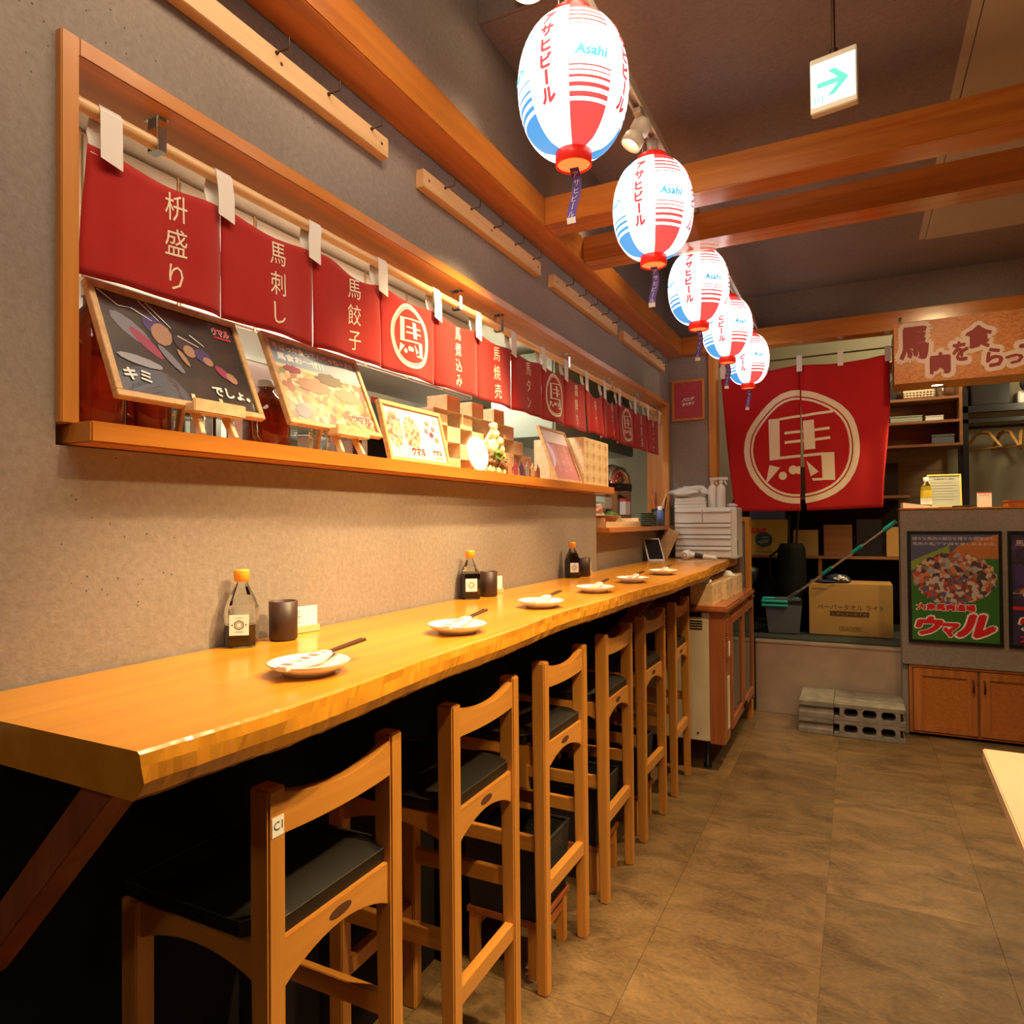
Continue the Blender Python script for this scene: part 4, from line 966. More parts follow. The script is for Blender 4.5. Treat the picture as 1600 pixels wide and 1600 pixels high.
# ---- soy sauce bottles, dark cups, card stands
def oct_ring(w, z, c=0.3):
    a = w / 2; b = a * (1 - c)
    return [(-b, -a, z), (b, -a, z), (a, -b, z), (a, b, z), (b, a, z), (-b, a, z), (-a, b, z), (-a, -b, z)]
def loft(rings, close=True):
    m = MB(); vs = [p for r in rings for p in r]; n = len(rings[0]); fs = []
    for i in range(len(rings) - 1):
        for k in range(n): fs.append((i * n + k, i * n + (k + 1) % n, (i + 1) * n + (k + 1) % n, (i + 1) * n + k))
    if close: fs += [tuple(range(n))[::-1], tuple((len(rings) - 1) * n + k for k in range(n))]
    return m.add(vs, fs)
def make_bottle(level):
    t = thing('soy_sauce_bottle', 'x', 'bottle', (0, 0, 0), R(38), 'soy sauce bottles on the counter')
    part('glass', loft([oct_ring(0.056, 0), oct_ring(0.060, 0.004), oct_ring(0.060, 0.078), oct_ring(0.050, 0.096), oct_ring(0.026, 0.124), oct_ring(0.021, 0.132), oct_ring(0.021, 0.140)]), M['glass'], t)
    rings = [oct_ring(0.053, 0.003), oct_ring(0.0565, 0.006), oct_ring(0.0565, min(level, 0.078))]
    if level > 0.078: rings.append(oct_ring(0.0565 - (min(level, 0.096) - 0.078) * 0.55, min(level, 0.096)))
    if level > 0.096: rings.append(oct_ring(0.0465 - (level - 0.096) * 0.85, level))
    part('soy_sauce', loft(rings), M['soy'], t)
    part('cap', MB().lathe([(0.013, 0.134), (0.0155, 0.136), (0.0155, 0.156), (0.014, 0.159), (0.0, 0.159)], n=20), M['orange_cap'], t)
    lb = part('label', MB().box((-0.019, -0.0312, 0.026), (0.019, -0.0302, 0.068)), M['paper'], t)
    hexa = []
    for a, b, r0, r1 in [(0, 6, 0.0085, 0.0105), (0, 6, 0.0055, 0.0066)]:
        for k in range(6):
            p0, p1 = PI / 6 + k * PI / 3, PI / 6 + (k + 1) * PI / 3
            hexa.append([(r0 * math.cos(p0), 0.047 + r0 * math.sin(p0)), (r1 * math.cos(p0), 0.047 + r1 * math.sin(p0)), (r1 * math.cos(p1), 0.047 + r1 * math.sin(p1)), (r0 * math.cos(p1), 0.047 + r0 * math.sin(p1))])
    hexa += [[(-0.0155, 0.047), (-0.012, 0.050), (-0.0125, 0.045)], [(0.0155, 0.047), (0.012, 0.050), (0.0125, 0.045)], [(-0.008, 0.0325), (0.008, 0.0325), (0.008, 0.0335), (-0.008, 0.0335)], [(-0.006, 0.0615), (0.006, 0.0615), (0.006, 0.0622), (-0.006, 0.0622)]]
    V, F = polys(hexa); lay('emblem', V, F, planeY(-0.0314), M['black_print'], lb)
    return t
for (x, y, lv, l) in ((0.038, 1.025, 0.046, 'nearly empty soy sauce bottle with orange cap, nearest on the counter'), (0.042, 1.965, 0.084, 'half-full soy sauce bottle with orange cap beside the middle dark cup'), (0.05, 2.86, 0.112, 'full soy sauce bottle with orange cap, farthest on the counter')):
    o = make_bottle(lv); o.location = (x, y, CZ); o['label'] = l
def make_cup():
    t = tag(MB().lathe([(0.0, 0.0), (0.027, 0.0), (0.030, 0.004), (0.0305, 0.084), (0.0275, 0.085), (0.027, 0.012), (0.0, 0.010)], n=32).build('dark_cup', M['cup']), 'x', 'cup', 'dark cups on the counter')
    return t
cup = make_cup()
for i, (x, y, l) in enumerate(((0.062, 1.117, 'dark brown cylinder cup beside the nearly empty soy bottle'), (0.062, 2.055, 'dark brown cylinder cup beside the half-full soy bottle'), (0.065, 2.965, 'dark brown cylinder cup beside the farthest soy bottle'))):
    place(cup, i == 0, (x, y, CZ), 0, l)
def make_card():
    t = thing('card_stand', 'x', 'card stand', (0, 0, 0), 0, 'white card stands on the counter')
    part('base', MB().box((-0.035, -0.011, 0), (0.045, 0.011, 0.016)), M['hinoki_x'], t, 0.001)
    c = part('card', MB().box((-0.034, -0.001, 0.010), (0.044, 0.001, 0.060)), M['paper'], t)
    L = []
    for z, a, b in ((0.049, -0.028, 0.0), (0.043, -0.028, -0.004), (0.037, -0.028, 0.002), (0.033, -0.028, -0.002), (0.023, -0.020, 0.0)):
        L.append([(a, z), (b, z), (b, z + 0.0014), (a, z + 0.0014)])
    V, F = polys(L); lay('lettering', V, F, planeY(-0.0013), M['black_print'], c)
    return t
cs = make_card()
for i, (x, y, l) in enumerate(((0.028, 1.205, 'white printed card in a wooden base behind the nearest cup'), (0.028, 2.14, 'white printed card in a wooden base behind the middle cup'), (0.028, 3.06, 'white printed card in a wooden base behind the farthest cup'))):
    place(cs, i == 0, (x, y, CZ), R(78 if i == 0 else 60), l)

# ---- small plates with chopsticks in paper sleeves
def make_plate():
    t = thing('small_plate', 'x', 'plate', (0, 0, 0), 0, 'small plates set out on the counter')
    part('dish', MB().lathe([(0.0, 0.004), (0.038, 0.004), (0.040, 0.0), (0.043, 0.0), (0.045, 0.005), (0.062, 0.013), (0.069, 0.020), (0.067, 0.0215), (0.058, 0.0155), (0.040, 0.0085), (0.0, 0.008)], n=48), M['porcelain'], t)
    part('rim_line', MB().lathe([(0.0693, 0.0198), (0.0698, 0.0204), (0.0690, 0.0212)], n=48, caps=False), M['blue_rim'], t)
    return t
def make_chop():
    t = thing('chopsticks', 'x', 'chopsticks', (0, 0, 0), 0, 'chopsticks in paper sleeves on the plates')
    for s in (-1, 1): part('stick', MB().tube([(s * 0.003, 0.0, 0.0), (s * 0.0042, 0.118, 0.0)], [0.0026, 0.0036], 8), M['chop'], t)
    sl = part('sleeve', MB().box((-0.0105, -0.105, -0.0042), (0.0105, 0.012, 0.0042)), M['paper'], t, 0.001)
    for k in range(5): part('print', MB().box((-0.0095, -0.098 + k * 0.022, 0.0042), (0.0095, -0.085 + k * 0.022, 0.0046)), M['paper_sleeve'], sl)
    return t
pl = make_plate(); chp = make_chop()
PN = ('nearest', 'second', 'third', 'fourth', 'fifth', 'farthest')
for i, (x, y) in enumerate(((0.352, 0.887), (0.362, 1.355), (0.349, 1.853), (0.352, 2.317), (0.362, 2.742), (0.375, 3.188))):
    place(pl, i == 0, (x, y, CZ), 0, '%s white saucer along the counter, a chopstick sleeve resting on it' % PN[i].capitalize())
    o = place(chp, i == 0, (x + 0.006, y + 0.028, CZ + 0.0275), R((-2, 2, -1, 3, 0, 2)[i]), 'dark chopsticks in a printed paper sleeve on the %s saucer of the counter' % PN[i])
    o.rotation_euler = (R(3.0), 0, R((4, 6, 3, 5, 2, 4)[i]))

# ---- square wooden measuring boxes
def masu_mesh(w=0.0885, d=0.085, h=0.0555, th=0.008):
    m = MB()
    m.box((-d / 2, -w / 2, 0), (d / 2, -w / 2 + th, h)); m.box((-d / 2, w / 2 - th, 0), (d / 2, w / 2, h))
    m.box((-d / 2 , -w / 2 + th, 0.0), (-d / 2 + th, w / 2 - th, h)); m.box((d / 2 - th, -w / 2 + th, 0), (d / 2 + 0.0002, w / 2 - th, h)); m.box((-d / 2 + th, -w / 2 + th, 0), (d / 2 - th, w / 2 - th, th))
    return m
masu_me = masu_mesh().mesh('wooden_box', M['hinoki'], 0.0006, 1)
jm = MB()
for k in range(3):
    z = 0.0555 * (k * 2 + 0.5) / 6
    for sx in (-1, 1): jm.box((sx * 0.0425 - (0.008 if sx > 0 else 0), -0.0446, z), (sx * 0.0425 + (0.008 if sx < 0 else 0), -0.0442, z + 0.0075))
joint_me = jm.mesh('finger_joint', M['hinoki_x'])
sm = []
N = 14
for k in range(N):
    a, b = 2 * PI * k / N, 2 * PI * (k + 1) / N
    sm.append([(0.013 * math.cos(a), 0.028 + 0.021 * math.sin(a)), (0.0145 * math.cos(a), 0.028 + 0.0225 * math.sin(a)), (0.0145 * math.cos(b), 0.028 + 0.0225 * math.sin(b)), (0.013 * math.cos(b), 0.028 + 0.021 * math.sin(b))])
V, F = polys(sm); vg, fg = text2d('馬', h=0.022, cx=0, cy=0.028); o_ = len(V); V = V + vg; F = F + [tuple(a + o_ for a in f) for f in fg]
st_o = lay('stamp', V, F, planeX(0.0430), plain('burnt_stamp', (0.42, 0.22, 0.08), 0.8)); stamp_me = st_o.data; bpy.data.objects.remove(st_o)
def masu(x, y, z, label, group, rz=0, stamp=False, scale=None):
    o = bpy.data.objects.new('masu_box', masu_me); COL.objects.link(o); o.location = (x, y, z); o.rotation_euler = (0, 0, rz)
    tag(o, label, 'wooden box', group)
    j = bpy.data.objects.new('finger_joint', joint_me); COL.objects.link(j); j.parent = o; j['kind'] = 'stuff'
    if stamp: s = bpy.data.objects.new('stamp', stamp_me); COL.objects.link(s); s.parent = o
    if scale: o.scale = scale
    return o
rows = {0: (-1, 1, 3, 5, 7, 9), 1: (0, 2, 4, 6, 8), 2: (-1, 1, 3, 5, 7), 3: (0, 2, 4, 6), 4: (1, 3, 5)}
rn = ('bottom', 'second', 'middle', 'fourth', 'top'); on_ = ('first', 'second', 'third', 'fourth', 'fifth', 'sixth')
for r, cs_ in rows.items():
    for k, c in enumerate(cs_):
        masu(-0.1425, 1.97 + 0.0875 * c + 0.044, 1.5225 + 0.056 * r, 'pale masu box of the checkered stack, %s row, %s from the left' % (rn[r], on_[k]), 'wooden boxes in the checkered stack')
rn4 = ('bottom', 'second', 'third', 'top')
for r in range(4):
    for c in range(4):
        for d in range(3 if c == 0 else 1):
            masu(0.002 - 0.087 * d, 3.078 + 0.0888 * c, 1.5225 + 0.056 * r, 'stamped masu box at the sill end, %s row, %s column%s' % (rn4[r], on_[c], ('', ', middle of three deep', ', rearmost of three deep')[d]), 'stamped wooden boxes at the sill end', 0, d == 0)

# ---- framed pictures
def framed(name, label, cat, wd, ht, loc, lean, art, border=0.013, depth=0.015, frame=None, rz=90, group=None, mount=None):
    t = thing(name, label, cat, loc, 0, group)
    t.rotation_euler = (Matrix.Rotation(R(rz), 4, 'Z') @ Matrix.Rotation(-R(lean), 4, 'X')).to_euler()
    fm = frame or M['frame_oak']; b = border; a = wd / 2
    for q in (((-a, 0, 0), (a, depth, b)), ((-a, 0, ht - b), (a, depth, ht)), ((-a, 0, b), (-a + b, depth, ht - b)), ((a - b, 0, b), (a, depth, ht - b))):
        part('frame_side', MB().box(*q), fm, t, 0.001)
    p = part('print', MB().box((-a + b, 0.005, b), (a - b, depth - 0.002, ht - b)), art, t)
    if mount: part('strut', MB().bar((0, depth, ht * 0.7), (0, depth + 0.07, 0.01 if mount == 1 else 0), 0.02, 0.005, (1, 0, 0)), fm, t)
    return t, p
def art_shape(p, ps, mat, y=0.0042, name='artwork'):
    V, F = polys(ps); return lay(name, V, F, planeY(y), mat, p)
def ell(cx, cy, rx, ry, n=20, rot=0, jag=0.0):
    out = []
    for k in range(n):
        a = 2 * PI * k / n; q = 1 + jag * math.sin(k * 2.7 + cx * 90); x, z = rx * q * math.cos(a), ry * q * math.sin(a)
        out.append((cx + x * math.cos(rot) - z * math.sin(rot), cy + x * math.sin(rot) + z * math.cos(rot)))
    return out
def logo(p, cx, cy, wd, ht, y=0.0042, outline=None):
    V, F = text2d('ウマル', w=wd, h=ht, cx=cx, cy=cy, bold=0.075, shear=0.22); lay('lettering', V, F, planeY(y), outline or M['white_print'], p)
    V, F = text2d('ウマル', w=wd * 0.95, h=ht * 0.88, cx=cx, cy=cy, bold=0.045, shear=0.22); lay('lettering', V, F, planeY(y - 0.0004), M['red_print'], p)
def gloss(m):
    b = m.node_tree.nodes['Principled BSDF']; b.inputs['Coat Weight'].default_value = 0.55; b.inputs['Coat Roughness'].default_value = 0.02; return m
A1 = gloss(blotch('dark_race_print', [(0.012, 0.007, 0.004), (0.028, 0.012, 0.006), (0.05, 0.025, 0.010), (0.014, 0.008, 0.016)], 9, 0.4, metric='noise'))
A2 = gloss(blotch('festive_print', [(0.50, 0.22, 0.05), (0.60, 0.36, 0.12), (0.36, 0.09, 0.04), (0.62, 0.50, 0.30), (0.24, 0.26, 0.10)], 60, 0.4))
A3 = gloss(plain('white_menu_print', (0.85, 0.78, 0.70), 0.4)); A4 = gloss(plain('pink_menu_print', (0.62, 0.20, 0.22), 0.4))
t, p = framed('framed_picture', 'oak framed dark racing picture with a red logo, leftmost on the sill', 'picture', 0.335, 0.243, (0.038, 0.925, 1.578), 23, A1, group='framed pictures on the hatch sill')
pal = [plain('art_%d' % i, c, 0.5) for i, c in enumerate(((0.20, 0.19, 0.24), (0.34, 0.04, 0.09), (0.42, 0.22, 0.13), (0.07, 0.035, 0.15), (0.05, 0.022, 0.022), (0.34, 0.33, 0.37), (0.11, 0.06, 0.02)))]
for k, (cx, cy, rx, ry, rot, mi) in enumerate(((-0.10, 0.155, 0.045, 0.018, -0.7, 0), (-0.075, 0.13, 0.04, 0.012, -0.8, 1), (-0.045, 0.175, 0.028, 0.022, -0.5, 3), (-0.035, 0.160, 0.022, 0.026, -0.4, 2), (0.01, 0.150, 0.022, 0.018, -0.5, 4), (0.02, 0.135, 0.014, 0.014, -.4, 2),
        (0.05, 0.13, 0.020, 0.016, -0.5, 3), (0.06, 0.12, 0.012, 0.010, -.4, 2), (0.09, 0.10, 0.020, 0.010, -0.7, 1), (0.11, 0.09, 0.015, 0.010, -0.7, 2), (-0.03, 0.105, 0.035, 0.009, -0.9, 0), (-0.10, 0.085, 0.045, 0.010, -0.15, 5), (0.0, 0.115, 0.02, 0.006, -1.1, 2))):
    art_shape(p, [ell(cx, cy, rx, ry, 22, rot, 0.04)], pal[mi], 0.0044 - 0.0001 * k)
for (x0, z0, x1, z1) in ((-0.15, 0.225, -0.115, 0.20), (-0.115, 0.20, -0.09, 0.203), (-0.09, 0.203, -0.05, 0.185), (-0.07, 0.225, -0.035, 0.19), (-0.055, 0.225, -0.01, 0.18), (0.0, 0.165, 0.045, 0.15), (0.03, 0.175, 0.06, 0.155)):
    art_shape(p, [[(x0, z0), (x0 + .002, z0 + .002), (x1 + .001, z1 + .001), (x1, z1)]], M['white_print'], 0.0030, 'streak')
logo(p, 0.118, 0.205, 0.045, 0.020, 0.0036)
V, F = text2d('大衆馬肉酒場', w=0.045, h=0.006, cx=0.118, cy=0.190, bold=0.04); lay('lettering', V, F, planeY(0.0034), M['red_print'], p)
V, F = text2d('キミ', h=0.026, w=0.055, cx=-0.115, cy=0.052, bold=0.04); lay('lettering', V, F, planeY(0.0028), M['white_print'], p)
V, F = text2d('でしょ。', h=0.024, w=0.095, cx=0.095, cy=0.050, bold=0.04); lay('lettering', V, F, planeY(0.0028), M['white_print'], p)
t, p = framed('framed_picture', 'oak framed colourful crowd picture with white headline, second on the sill', 'picture', 0.34, 0.243, (0.038, 1.338, 1.582), 23, A2, group='framed pictures on the hatch sill')
art_shape(p, [[(-0.157, 0.165), (0.157, 0.165), (0.157, 0.23), (-0.157, 0.23)]], plain('art_sky', (0.30, 0.38, 0.48), 0.5), 0.0045)
art_shape(p, [[(-0.157, 0.155), (0.157, 0.155), (0.157, 0.166), (-0.157, 0.166)]], plain('art_gold', (0.80, 0.66, 0.40), 0.5), 0.0046)
V, F = text2d('牛ばっか食ってんじゃねーよ!!', w=0.29, h=0.020, cx=0.0, cy=0.213, bold=0.05); lay('lettering', V, F, planeY(0.0040), M['white_print'], p)
V, F = text2d('馬食お〜ぜ!!', w=0.16, h=0.022, cx=-0.06, cy=0.186, bold=0.05); lay('lettering', V, F, planeY(0.0040), M['white_print'], p)
for cx, cy, rx, ry, mi in ((-0.10, 0.155, 0.03, 0.010, 1), (0.03, 0.150, 0.05, 0.018, 6), (-0.04, 0.12, 0.06, 0.02, 2), (0.08, 0.11, 0.05, 0.02, 2), (-0.11, 0.04, 0.025, 0.02, 5)):
    art_shape(p, [ell(cx, cy, rx, ry, 18, 0, 0.15)], pal[mi], 0.0042)
logo(p, 0.105, 0.045, 0.09, 0.03, 0.0036)
t, p = framed('framed_picture', 'oak framed white menu sheet with a red logo, third on the sill', 'picture', 0.315, 0.180, (0.040, 1.70, 1.524), 14, A3, group='framed pictures on the hatch sill', mount=1)
B1 = blotch('print_dense', [(0.72, 0.30, 0.16), (0.80, 0.62, 0.40), (0.42, 0.14, 0.08), (0.75, 0.70, 0.30), (0.30, 0.30, 0.28)], 110, 0.5)
for cx, cy, rx, ry in ((-0.105, 0.10, 0.035, 0.055), (-0.02, 0.095, 0.04, 0.05)): art_shape(p, [ell(cx, cy, rx, ry, 24, 0, 0.1)], B1, 0.0042)
for cx, cy, mi in ((0.07, 0.135, 2), (0.10, 0.12, 0), (0.085, 0.10, 1), (0.11, 0.085, 2), (0.06, 0.11, 0), (0.12, 0.145, 5)): art_shape(p, [ell(cx, cy, 0.012, 0.009, 14, 0, 0.15)], pal[mi], 0.0041)
logo(p, -0.005, 0.038, 0.075, 0.030, 0.0036); logo(p, 0.098, 0.042, 0.055, 0.022, 0.0036)
V, F = text2d('大衆馬肉酒場', w=0.055, h=0.007, cx=0.098, cy=0.024, bold=0.02); lay('lettering', V, F, planeY(0.0034), M['red_print'], p)
t, p = framed('framed_picture', 'oak framed pink menu sheet leaning before the stamped boxes', 'picture', 0.30, 0.262, (0.045, 2.865, 1.524), 20, A4, border=0.012, group='framed pictures on the hatch sill', mount=1)
art_shape(p, [[(-0.138, 0.19), (0.138, 0.19), (0.138, 0.25), (-0.138, 0.25)]], plain('art_pale', (0.80, 0.68, 0.66), 0.5), 0.0045)
for i, s_ in enumerate(('桜ユッケ', 'ハツ刺し', '赤身盛り')):
    V, F = text2d(s_, h=0.030, vertical=True, pitch=0.034, cx=0.07 - i * 0.065, cy=0.115, bold=0.02); lay('lettering', V, F, planeY(0.0040), M['pink_print'], p)

# tabletop easels under the two nearest pictures
def make_easel():
    t = thing('tabletop_easel', 'x', 'easel', (0, 0, 0), R(90), 'small wooden easels on the sill')
    part('ledge', MB().box((-0.062, -0.030, 0.044), (0.062, 0.004, 0.062)).box((-0.062, -0.034, 0.044), (0.062, -0.026, 0.070)), M['hinoki'], t, 0.002)
    for x in (-0.040, 0.040): part('leg', MB().bar((x, -0.026, 0.0), (x * 0.55, 0.075, 0.20), 0.016, 0.010, (1, 0, 0)), M['hinoki'], t, 0.001)
    part('rear_leg', MB().bar((0, 0.10, 0.0), (0, 0.055, 0.17), 0.014, 0.010, (1, 0, 0)), M['hinoki'], t, 0.001)
    return t
ez = make_easel()
place(ez, True, (0.028, 0.955, 1.5225), R(90), 'small wooden easel holding the dark racing picture')
place(ez, False, (0.028, 1.36, 1.5225), R(90), 'small wooden easel holding the colourful crowd picture')

# ---- large bottles behind the pictures
def make_jug():
    t = thing('spirit_jug', 'x', 'jug', (0, 0, 0), 0, 'dark red spirit jugs on the sill')
    part('body', MB().lathe([(0.0, 0.0), (0.050, 0.0), (0.056, 0.008), (0.056, 0.15), (0.050, 0.185), (0.030, 0.225), (0.018, 0.24), (0.018, 0.262)], n=28), M['amber'], t)
    part('cap', MB().lathe([(0.021, 0.258), (0.021, 0.285), (0.0, 0.285)], n=18), M['white_plastic'], t)
    part('handle', MB().tube([(0.03, -0.046, 0.16), (0.035, -0.066, 0.15), (0.036, -0.070, 0.10), (0.035, -0.066, 0.05), (0.03, -0.046, 0.035)], 0.007, 8), M['pet'], t)
    return t
jg = make_jug()
for i, (x, y, l) in enumerate(((-0.10, 0.80, 'large dark red spirit jug at the left end of the sill'), (-0.145, 0.93, 'dark red spirit jug behind the racing picture'), (-0.10, 1.225, 'dark red jug between the racing and crowd pictures'))):
    o = place(jg, i == 0, (x, y, 1.5225), R(0), l)
    if i == 2: o.scale = (1.0, 1.0, 0.62)
def make_pet():
    t = thing('water_bottle', 'x', 'bottle', (0, 0, 0), 0, 'clear plastic bottles behind the pictures')
    part('body', loft([oct_ring(0.085, 0, .35), oct_ring(0.092, 0.006, .35), oct_ring(0.092, 0.07, .35), oct_ring(0.088, 0.075, .35), oct_ring(0.092, 0.08, .35), oct_ring(0.092, 0.16, .35), oct_ring(0.06, 0.21, .4), oct_ring(0.03, 0.245, .4), oct_ring(0.028, 0.26, .4)]), M['pet'], t)
    part('cap', MB().lathe([(0.016, 0.258), (0.016, 0.277), (0.0, 0.277)], n=16), M['white_plastic'], t)
    part('label', loft([oct_ring(0.0925, 0.09, .35), oct_ring(0.0925, 0.145, .35)], False), plain('pale_label', (0.75, 0.80, 0.78), 0.5), t)
    return t
pt = make_pet()
for i, (x, y, l) in enumerate(((-0.13, 1.045, 'clear plastic bottle behind the racing picture, left one'), (-0.19, 1.135, 'clear plastic bottle behind the racing picture, right one'), (-0.14, 1.40, 'clear plastic bottle behind the crowd picture, left one'), (-0.20, 1.49, 'clear plastic bottle behind the crowd picture, middle one'), (-0.13, 1.575, 'clear plastic bottle behind the crowd picture, right one'))):
    place(pt, i == 0, (x, y, 1.5225), R(10 * i), l)
# ---- white oval plaque and the vegetable arrangement
t = thing('oval_plaque', 'white oval plaque on a little wooden stand before the checkered boxes', 'plaque', (0.0, 2.10, 1.5225), R(72))
part('disc', MB().add(*(lambda n: ([(0.048 * math.cos(2 * PI * k / n), yy + 0.012 * math.sin(2 * PI * k / n), 0.068 + 0.062 * math.sin(2 * PI * k / n)) for yy in (0, 0.007) for k in range(n)], [tuple(range(n))[::-1], tuple(range(n, 2 * n))] + [(k, (k + 1) % n, (k + 1) % n + n, k + n) for k in range(n)]))(32)), M['white_print'], t)
for x in (-0.025, 0.025): part('stand_leg', MB().bar((x, -0.012, 0), (x * .4, 0.022, 0.08), 0.008, 0.006, (1, 0, 0)), M['hinoki_x'], t)
V, F = text2d('馬肉', h=0.024, w=0.040, cx=0, cy=0.068, bold=0.0); lay('lettering', V, F, lambda a, b: (a, -0.0008 + (b - 0.068) * 0.19, b), M['cream_print'], t)
def blob(c, r, seed, rough=0.2, sc_=(1, 1, 1), n=12):
    m = MB(); vs = []; fs = []; c = Vector(c)
    for i in range(n + 1):
        for k in range(n * 2):
            th = PI * i / n; ph = PI * k / n; d = Vector((math.sin(th) * math.cos(ph), math.sin(th) * math.sin(ph), math.cos(th)))
            q = 1 + rough * mnoise.noise(d * 1.8 + Vector((seed * 7.3, 0, 0)))
            vs.append(c + Vector((d.x * sc_[0], d.y * sc_[1], d.z * sc_[2])) * r * q)
    for i in range(n):
        for k in range(n * 2): k2 = (k + 1) % (n * 2); fs.append((i * n * 2 + k, (i + 1) * n * 2 + k, (i + 1) * n * 2 + k2, i * n * 2 + k2))
    return m.add(vs, fs, 0, True)
t = thing('vegetable_display', 'arranged gourds, garlic and leaves piled beside the oval plaque', 'vegetables', (-0.03, 2.24, 1.5225))
for k, (x, y, z, r, mt) in enumerate(((0, 0.0, 0.10, 0.034, 'squash'), (0.0, 0.035, 0.155, 0.020, 'squash'), (0.01, 0.05, 0.13, 0.018, 'squash'), (0.0, 0.03, 0.185, 0.016, 'squash'), (0.015, 0.02, 0.075, 0.022, 'leaf'), (0.01, -0.03, 0.05, 0.026, 'leaf_brown'), (0.01, 0.05, 0.045, 0.024, 'leaf_brown'), (0.0, 0.01, 0.028, 0.028, 'leaf_brown'), (0.02, -0.035, 0.018, 0.018, 'squash'), (0.02, 0.02, 0.016, 0.016, 'squash'), (0.02, 0.06, 0.015, 0.015, 'squash'), (0.01, 0.07, 0.10, 0.016, 'squash'))):
    part('gourd' if mt == 'squash' else 'leaf_clump', blob((x, y, z), r, k, 0.35 if mt == 'squash' else 0.9), M[mt], t)
for k in range(16):
    a = k * 2.4; y, z = 0.01 + 0.05 * math.cos(a), 0.055 + 0.04 * math.sin(a * 1.3); ti = a
    vs = [(0.03, y, z), (0.045, y + 0.014 * math.cos(ti), z + 0.014 * math.sin(ti)), (0.035, y + 0.032 * math.cos(ti + .3), z + 0.032 * math.sin(ti + .3)), (0.036, y + 0.016 * math.cos(ti + 0.8), z + 0.016 * math.sin(ti + .8))]
    part('leaf', MB().add(vs, [(0, 1, 2, 3)]), M['leaf' if k % 3 == 0 else 'leaf_brown'], t)
part('stalk', MB().tube([(0.0, -0.06, 0.10), (0.0, 0.02, 0.17)], 0.007, 8), M['hinoki_x'], t)
t = thing('paper_ornament', 'row of small patterned paper ornaments before the checkered boxes', 'ornament', (-0.045, 2.56, 1.5225))
cols = [pal[2], pal[1], pal[3], pal[5], M['hinoki'], pal[2]]
for k in range(6):
    part('slip', MB().add(*(lambda P: (P, [tuple(range(len(P) // 2))[::-1], tuple(range(len(P) // 2, len(P)))] + [(i, (i + 1) % (len(P) // 2), (i + 1) % (len(P) // 2) + len(P) // 2, i + len(P) // 2) for i in range(len(P) // 2)]))([(xx, -0.13 + k * 0.055 + p_[0], 0.036 + p_[1]) for xx in (0.0, 0.003) for p_ in ell(0, 0, 0.017, 0.036, 12, 0.1 * (k % 3), 0.16)])), cols[k], t)

# ---- things on the lower sill, seen through the end of the hatch
S2 = 1.3135
t = thing('wooden_tray', 'wooden serving tray on the lower sill', 'tray', (-0.05, 3.62, S2))
part('base', MB().box((-0.10, -0.26, 0.0), (0.09, 0.36, 0.008)), M['hinoki'], t)
for q in (((0.082, -0.26, 0.008), (0.09, 0.36, 0.03)), ((-0.10, -0.26, 0.008), (-0.092, 0.36, 0.03)), ((-0.092, -0.26, 0.008), (0.082, -0.252, 0.05)), ((-0.092, 0.352, 0.008), (0.082, 0.36, 0.05))): part('rim', MB().box(*q), M['hinoki'], t, 0.001)
t = thing('brown_bowl', 'flared reddish brown bowl on the wooden tray', 'bowl', (-0.03, 3.57, S2 + 0.008))
part('bowl', MB().lathe([(0.0, 0.0), (0.035, 0.0), (0.040, 0.01), (0.075, 0.055), (0.072, 0.056), (0.035, 0.014), (0.0, 0.012)], n=32), M['bowl_brown'], t)
t = thing('food_tub', 'clear tub of pink meat with a white lid beside the brown bowl', 'food tub', (-0.12, 3.62, S2 + 0.008))
part('tub', MB().box((-0.06, -0.10, 0), (0.03, 0.10, 0.075)), M['white_plastic'], t, 0.006); part('meat', blob((0, 0, 0.085), 0.07, 3, 0.5, (0.6, 1.1, 0.35)), M['pickle'], t)
part('lid', MB().box((-0.062, -0.105, 0.125), (0.03, 0.105, 0.165)), plain('pale_blue_lid', (0.42, 0.62, 0.72), 0.3), t, 0.006)
t = thing('food_tub', 'pale yellow tub of garnish behind the stack of dishes', 'food tub', (-0.12, 3.90, S2 + 0.008))
part('tub', MB().box((-0.06, -0.10, 0), (0.04, 0.10, 0.06)), M['squash'], t, 0.006); part('garnish', blob((0, 0, 0.062), 0.045, 8, 0.8, (0.9, 1.4, 0.4)), M['leaf'], t)
part('lid', MB().box((-0.065, -0.105, 0.10), (-0.02, 0.105, 0.17)), M['white_plastic'], t, 0.006)
for k in range(7):
    o = MB().lathe([(0.0, 0.0), (0.035, 0.0), (0.040, 0.005), (0.066, 0.011), (0.065, 0.0125), (0.038, 0.008), (0.0, 0.006)], n=28).build('dish', M['plate_green'], loc=(0.035 + 0.0015 * math.sin(k * 2), 4.16, S2 + 0.0118 * k))
    tag(o, 'grey-green dish in the stack on the lower sill, %s from the bottom' % ('first', 'second', 'third', 'fourth', 'fifth', 'sixth', 'seventh')[k], 'dish', 'stacked dishes on the lower sill')
def pot(x, y, z, r, h, label, lidm):
    t = thing('rice_warmer', label, 'pot', (x, y, z), 0, 'steel pots behind the hatch')
    part('body', MB().lathe([(0.0, 0.0), (r * 0.95, 0.0), (r, 0.01), (r, h * 0.72), (r * 1.04, h * 0.73)], n=36), M['steel'], t)
    part('collar', MB().lathe([(r * 1.04, h * 0.72), (r * 1.05, h * 0.79), (r * 0.95, h * 0.80)], n=36), M['black_plastic'], t)
    part('lid', MB().lathe([(r * 1.0, h * 0.79), (r * 0.96, h * 0.87), (r * 0.7, h * 0.96), (0.0, h)], n=36), lidm, t)
    return t
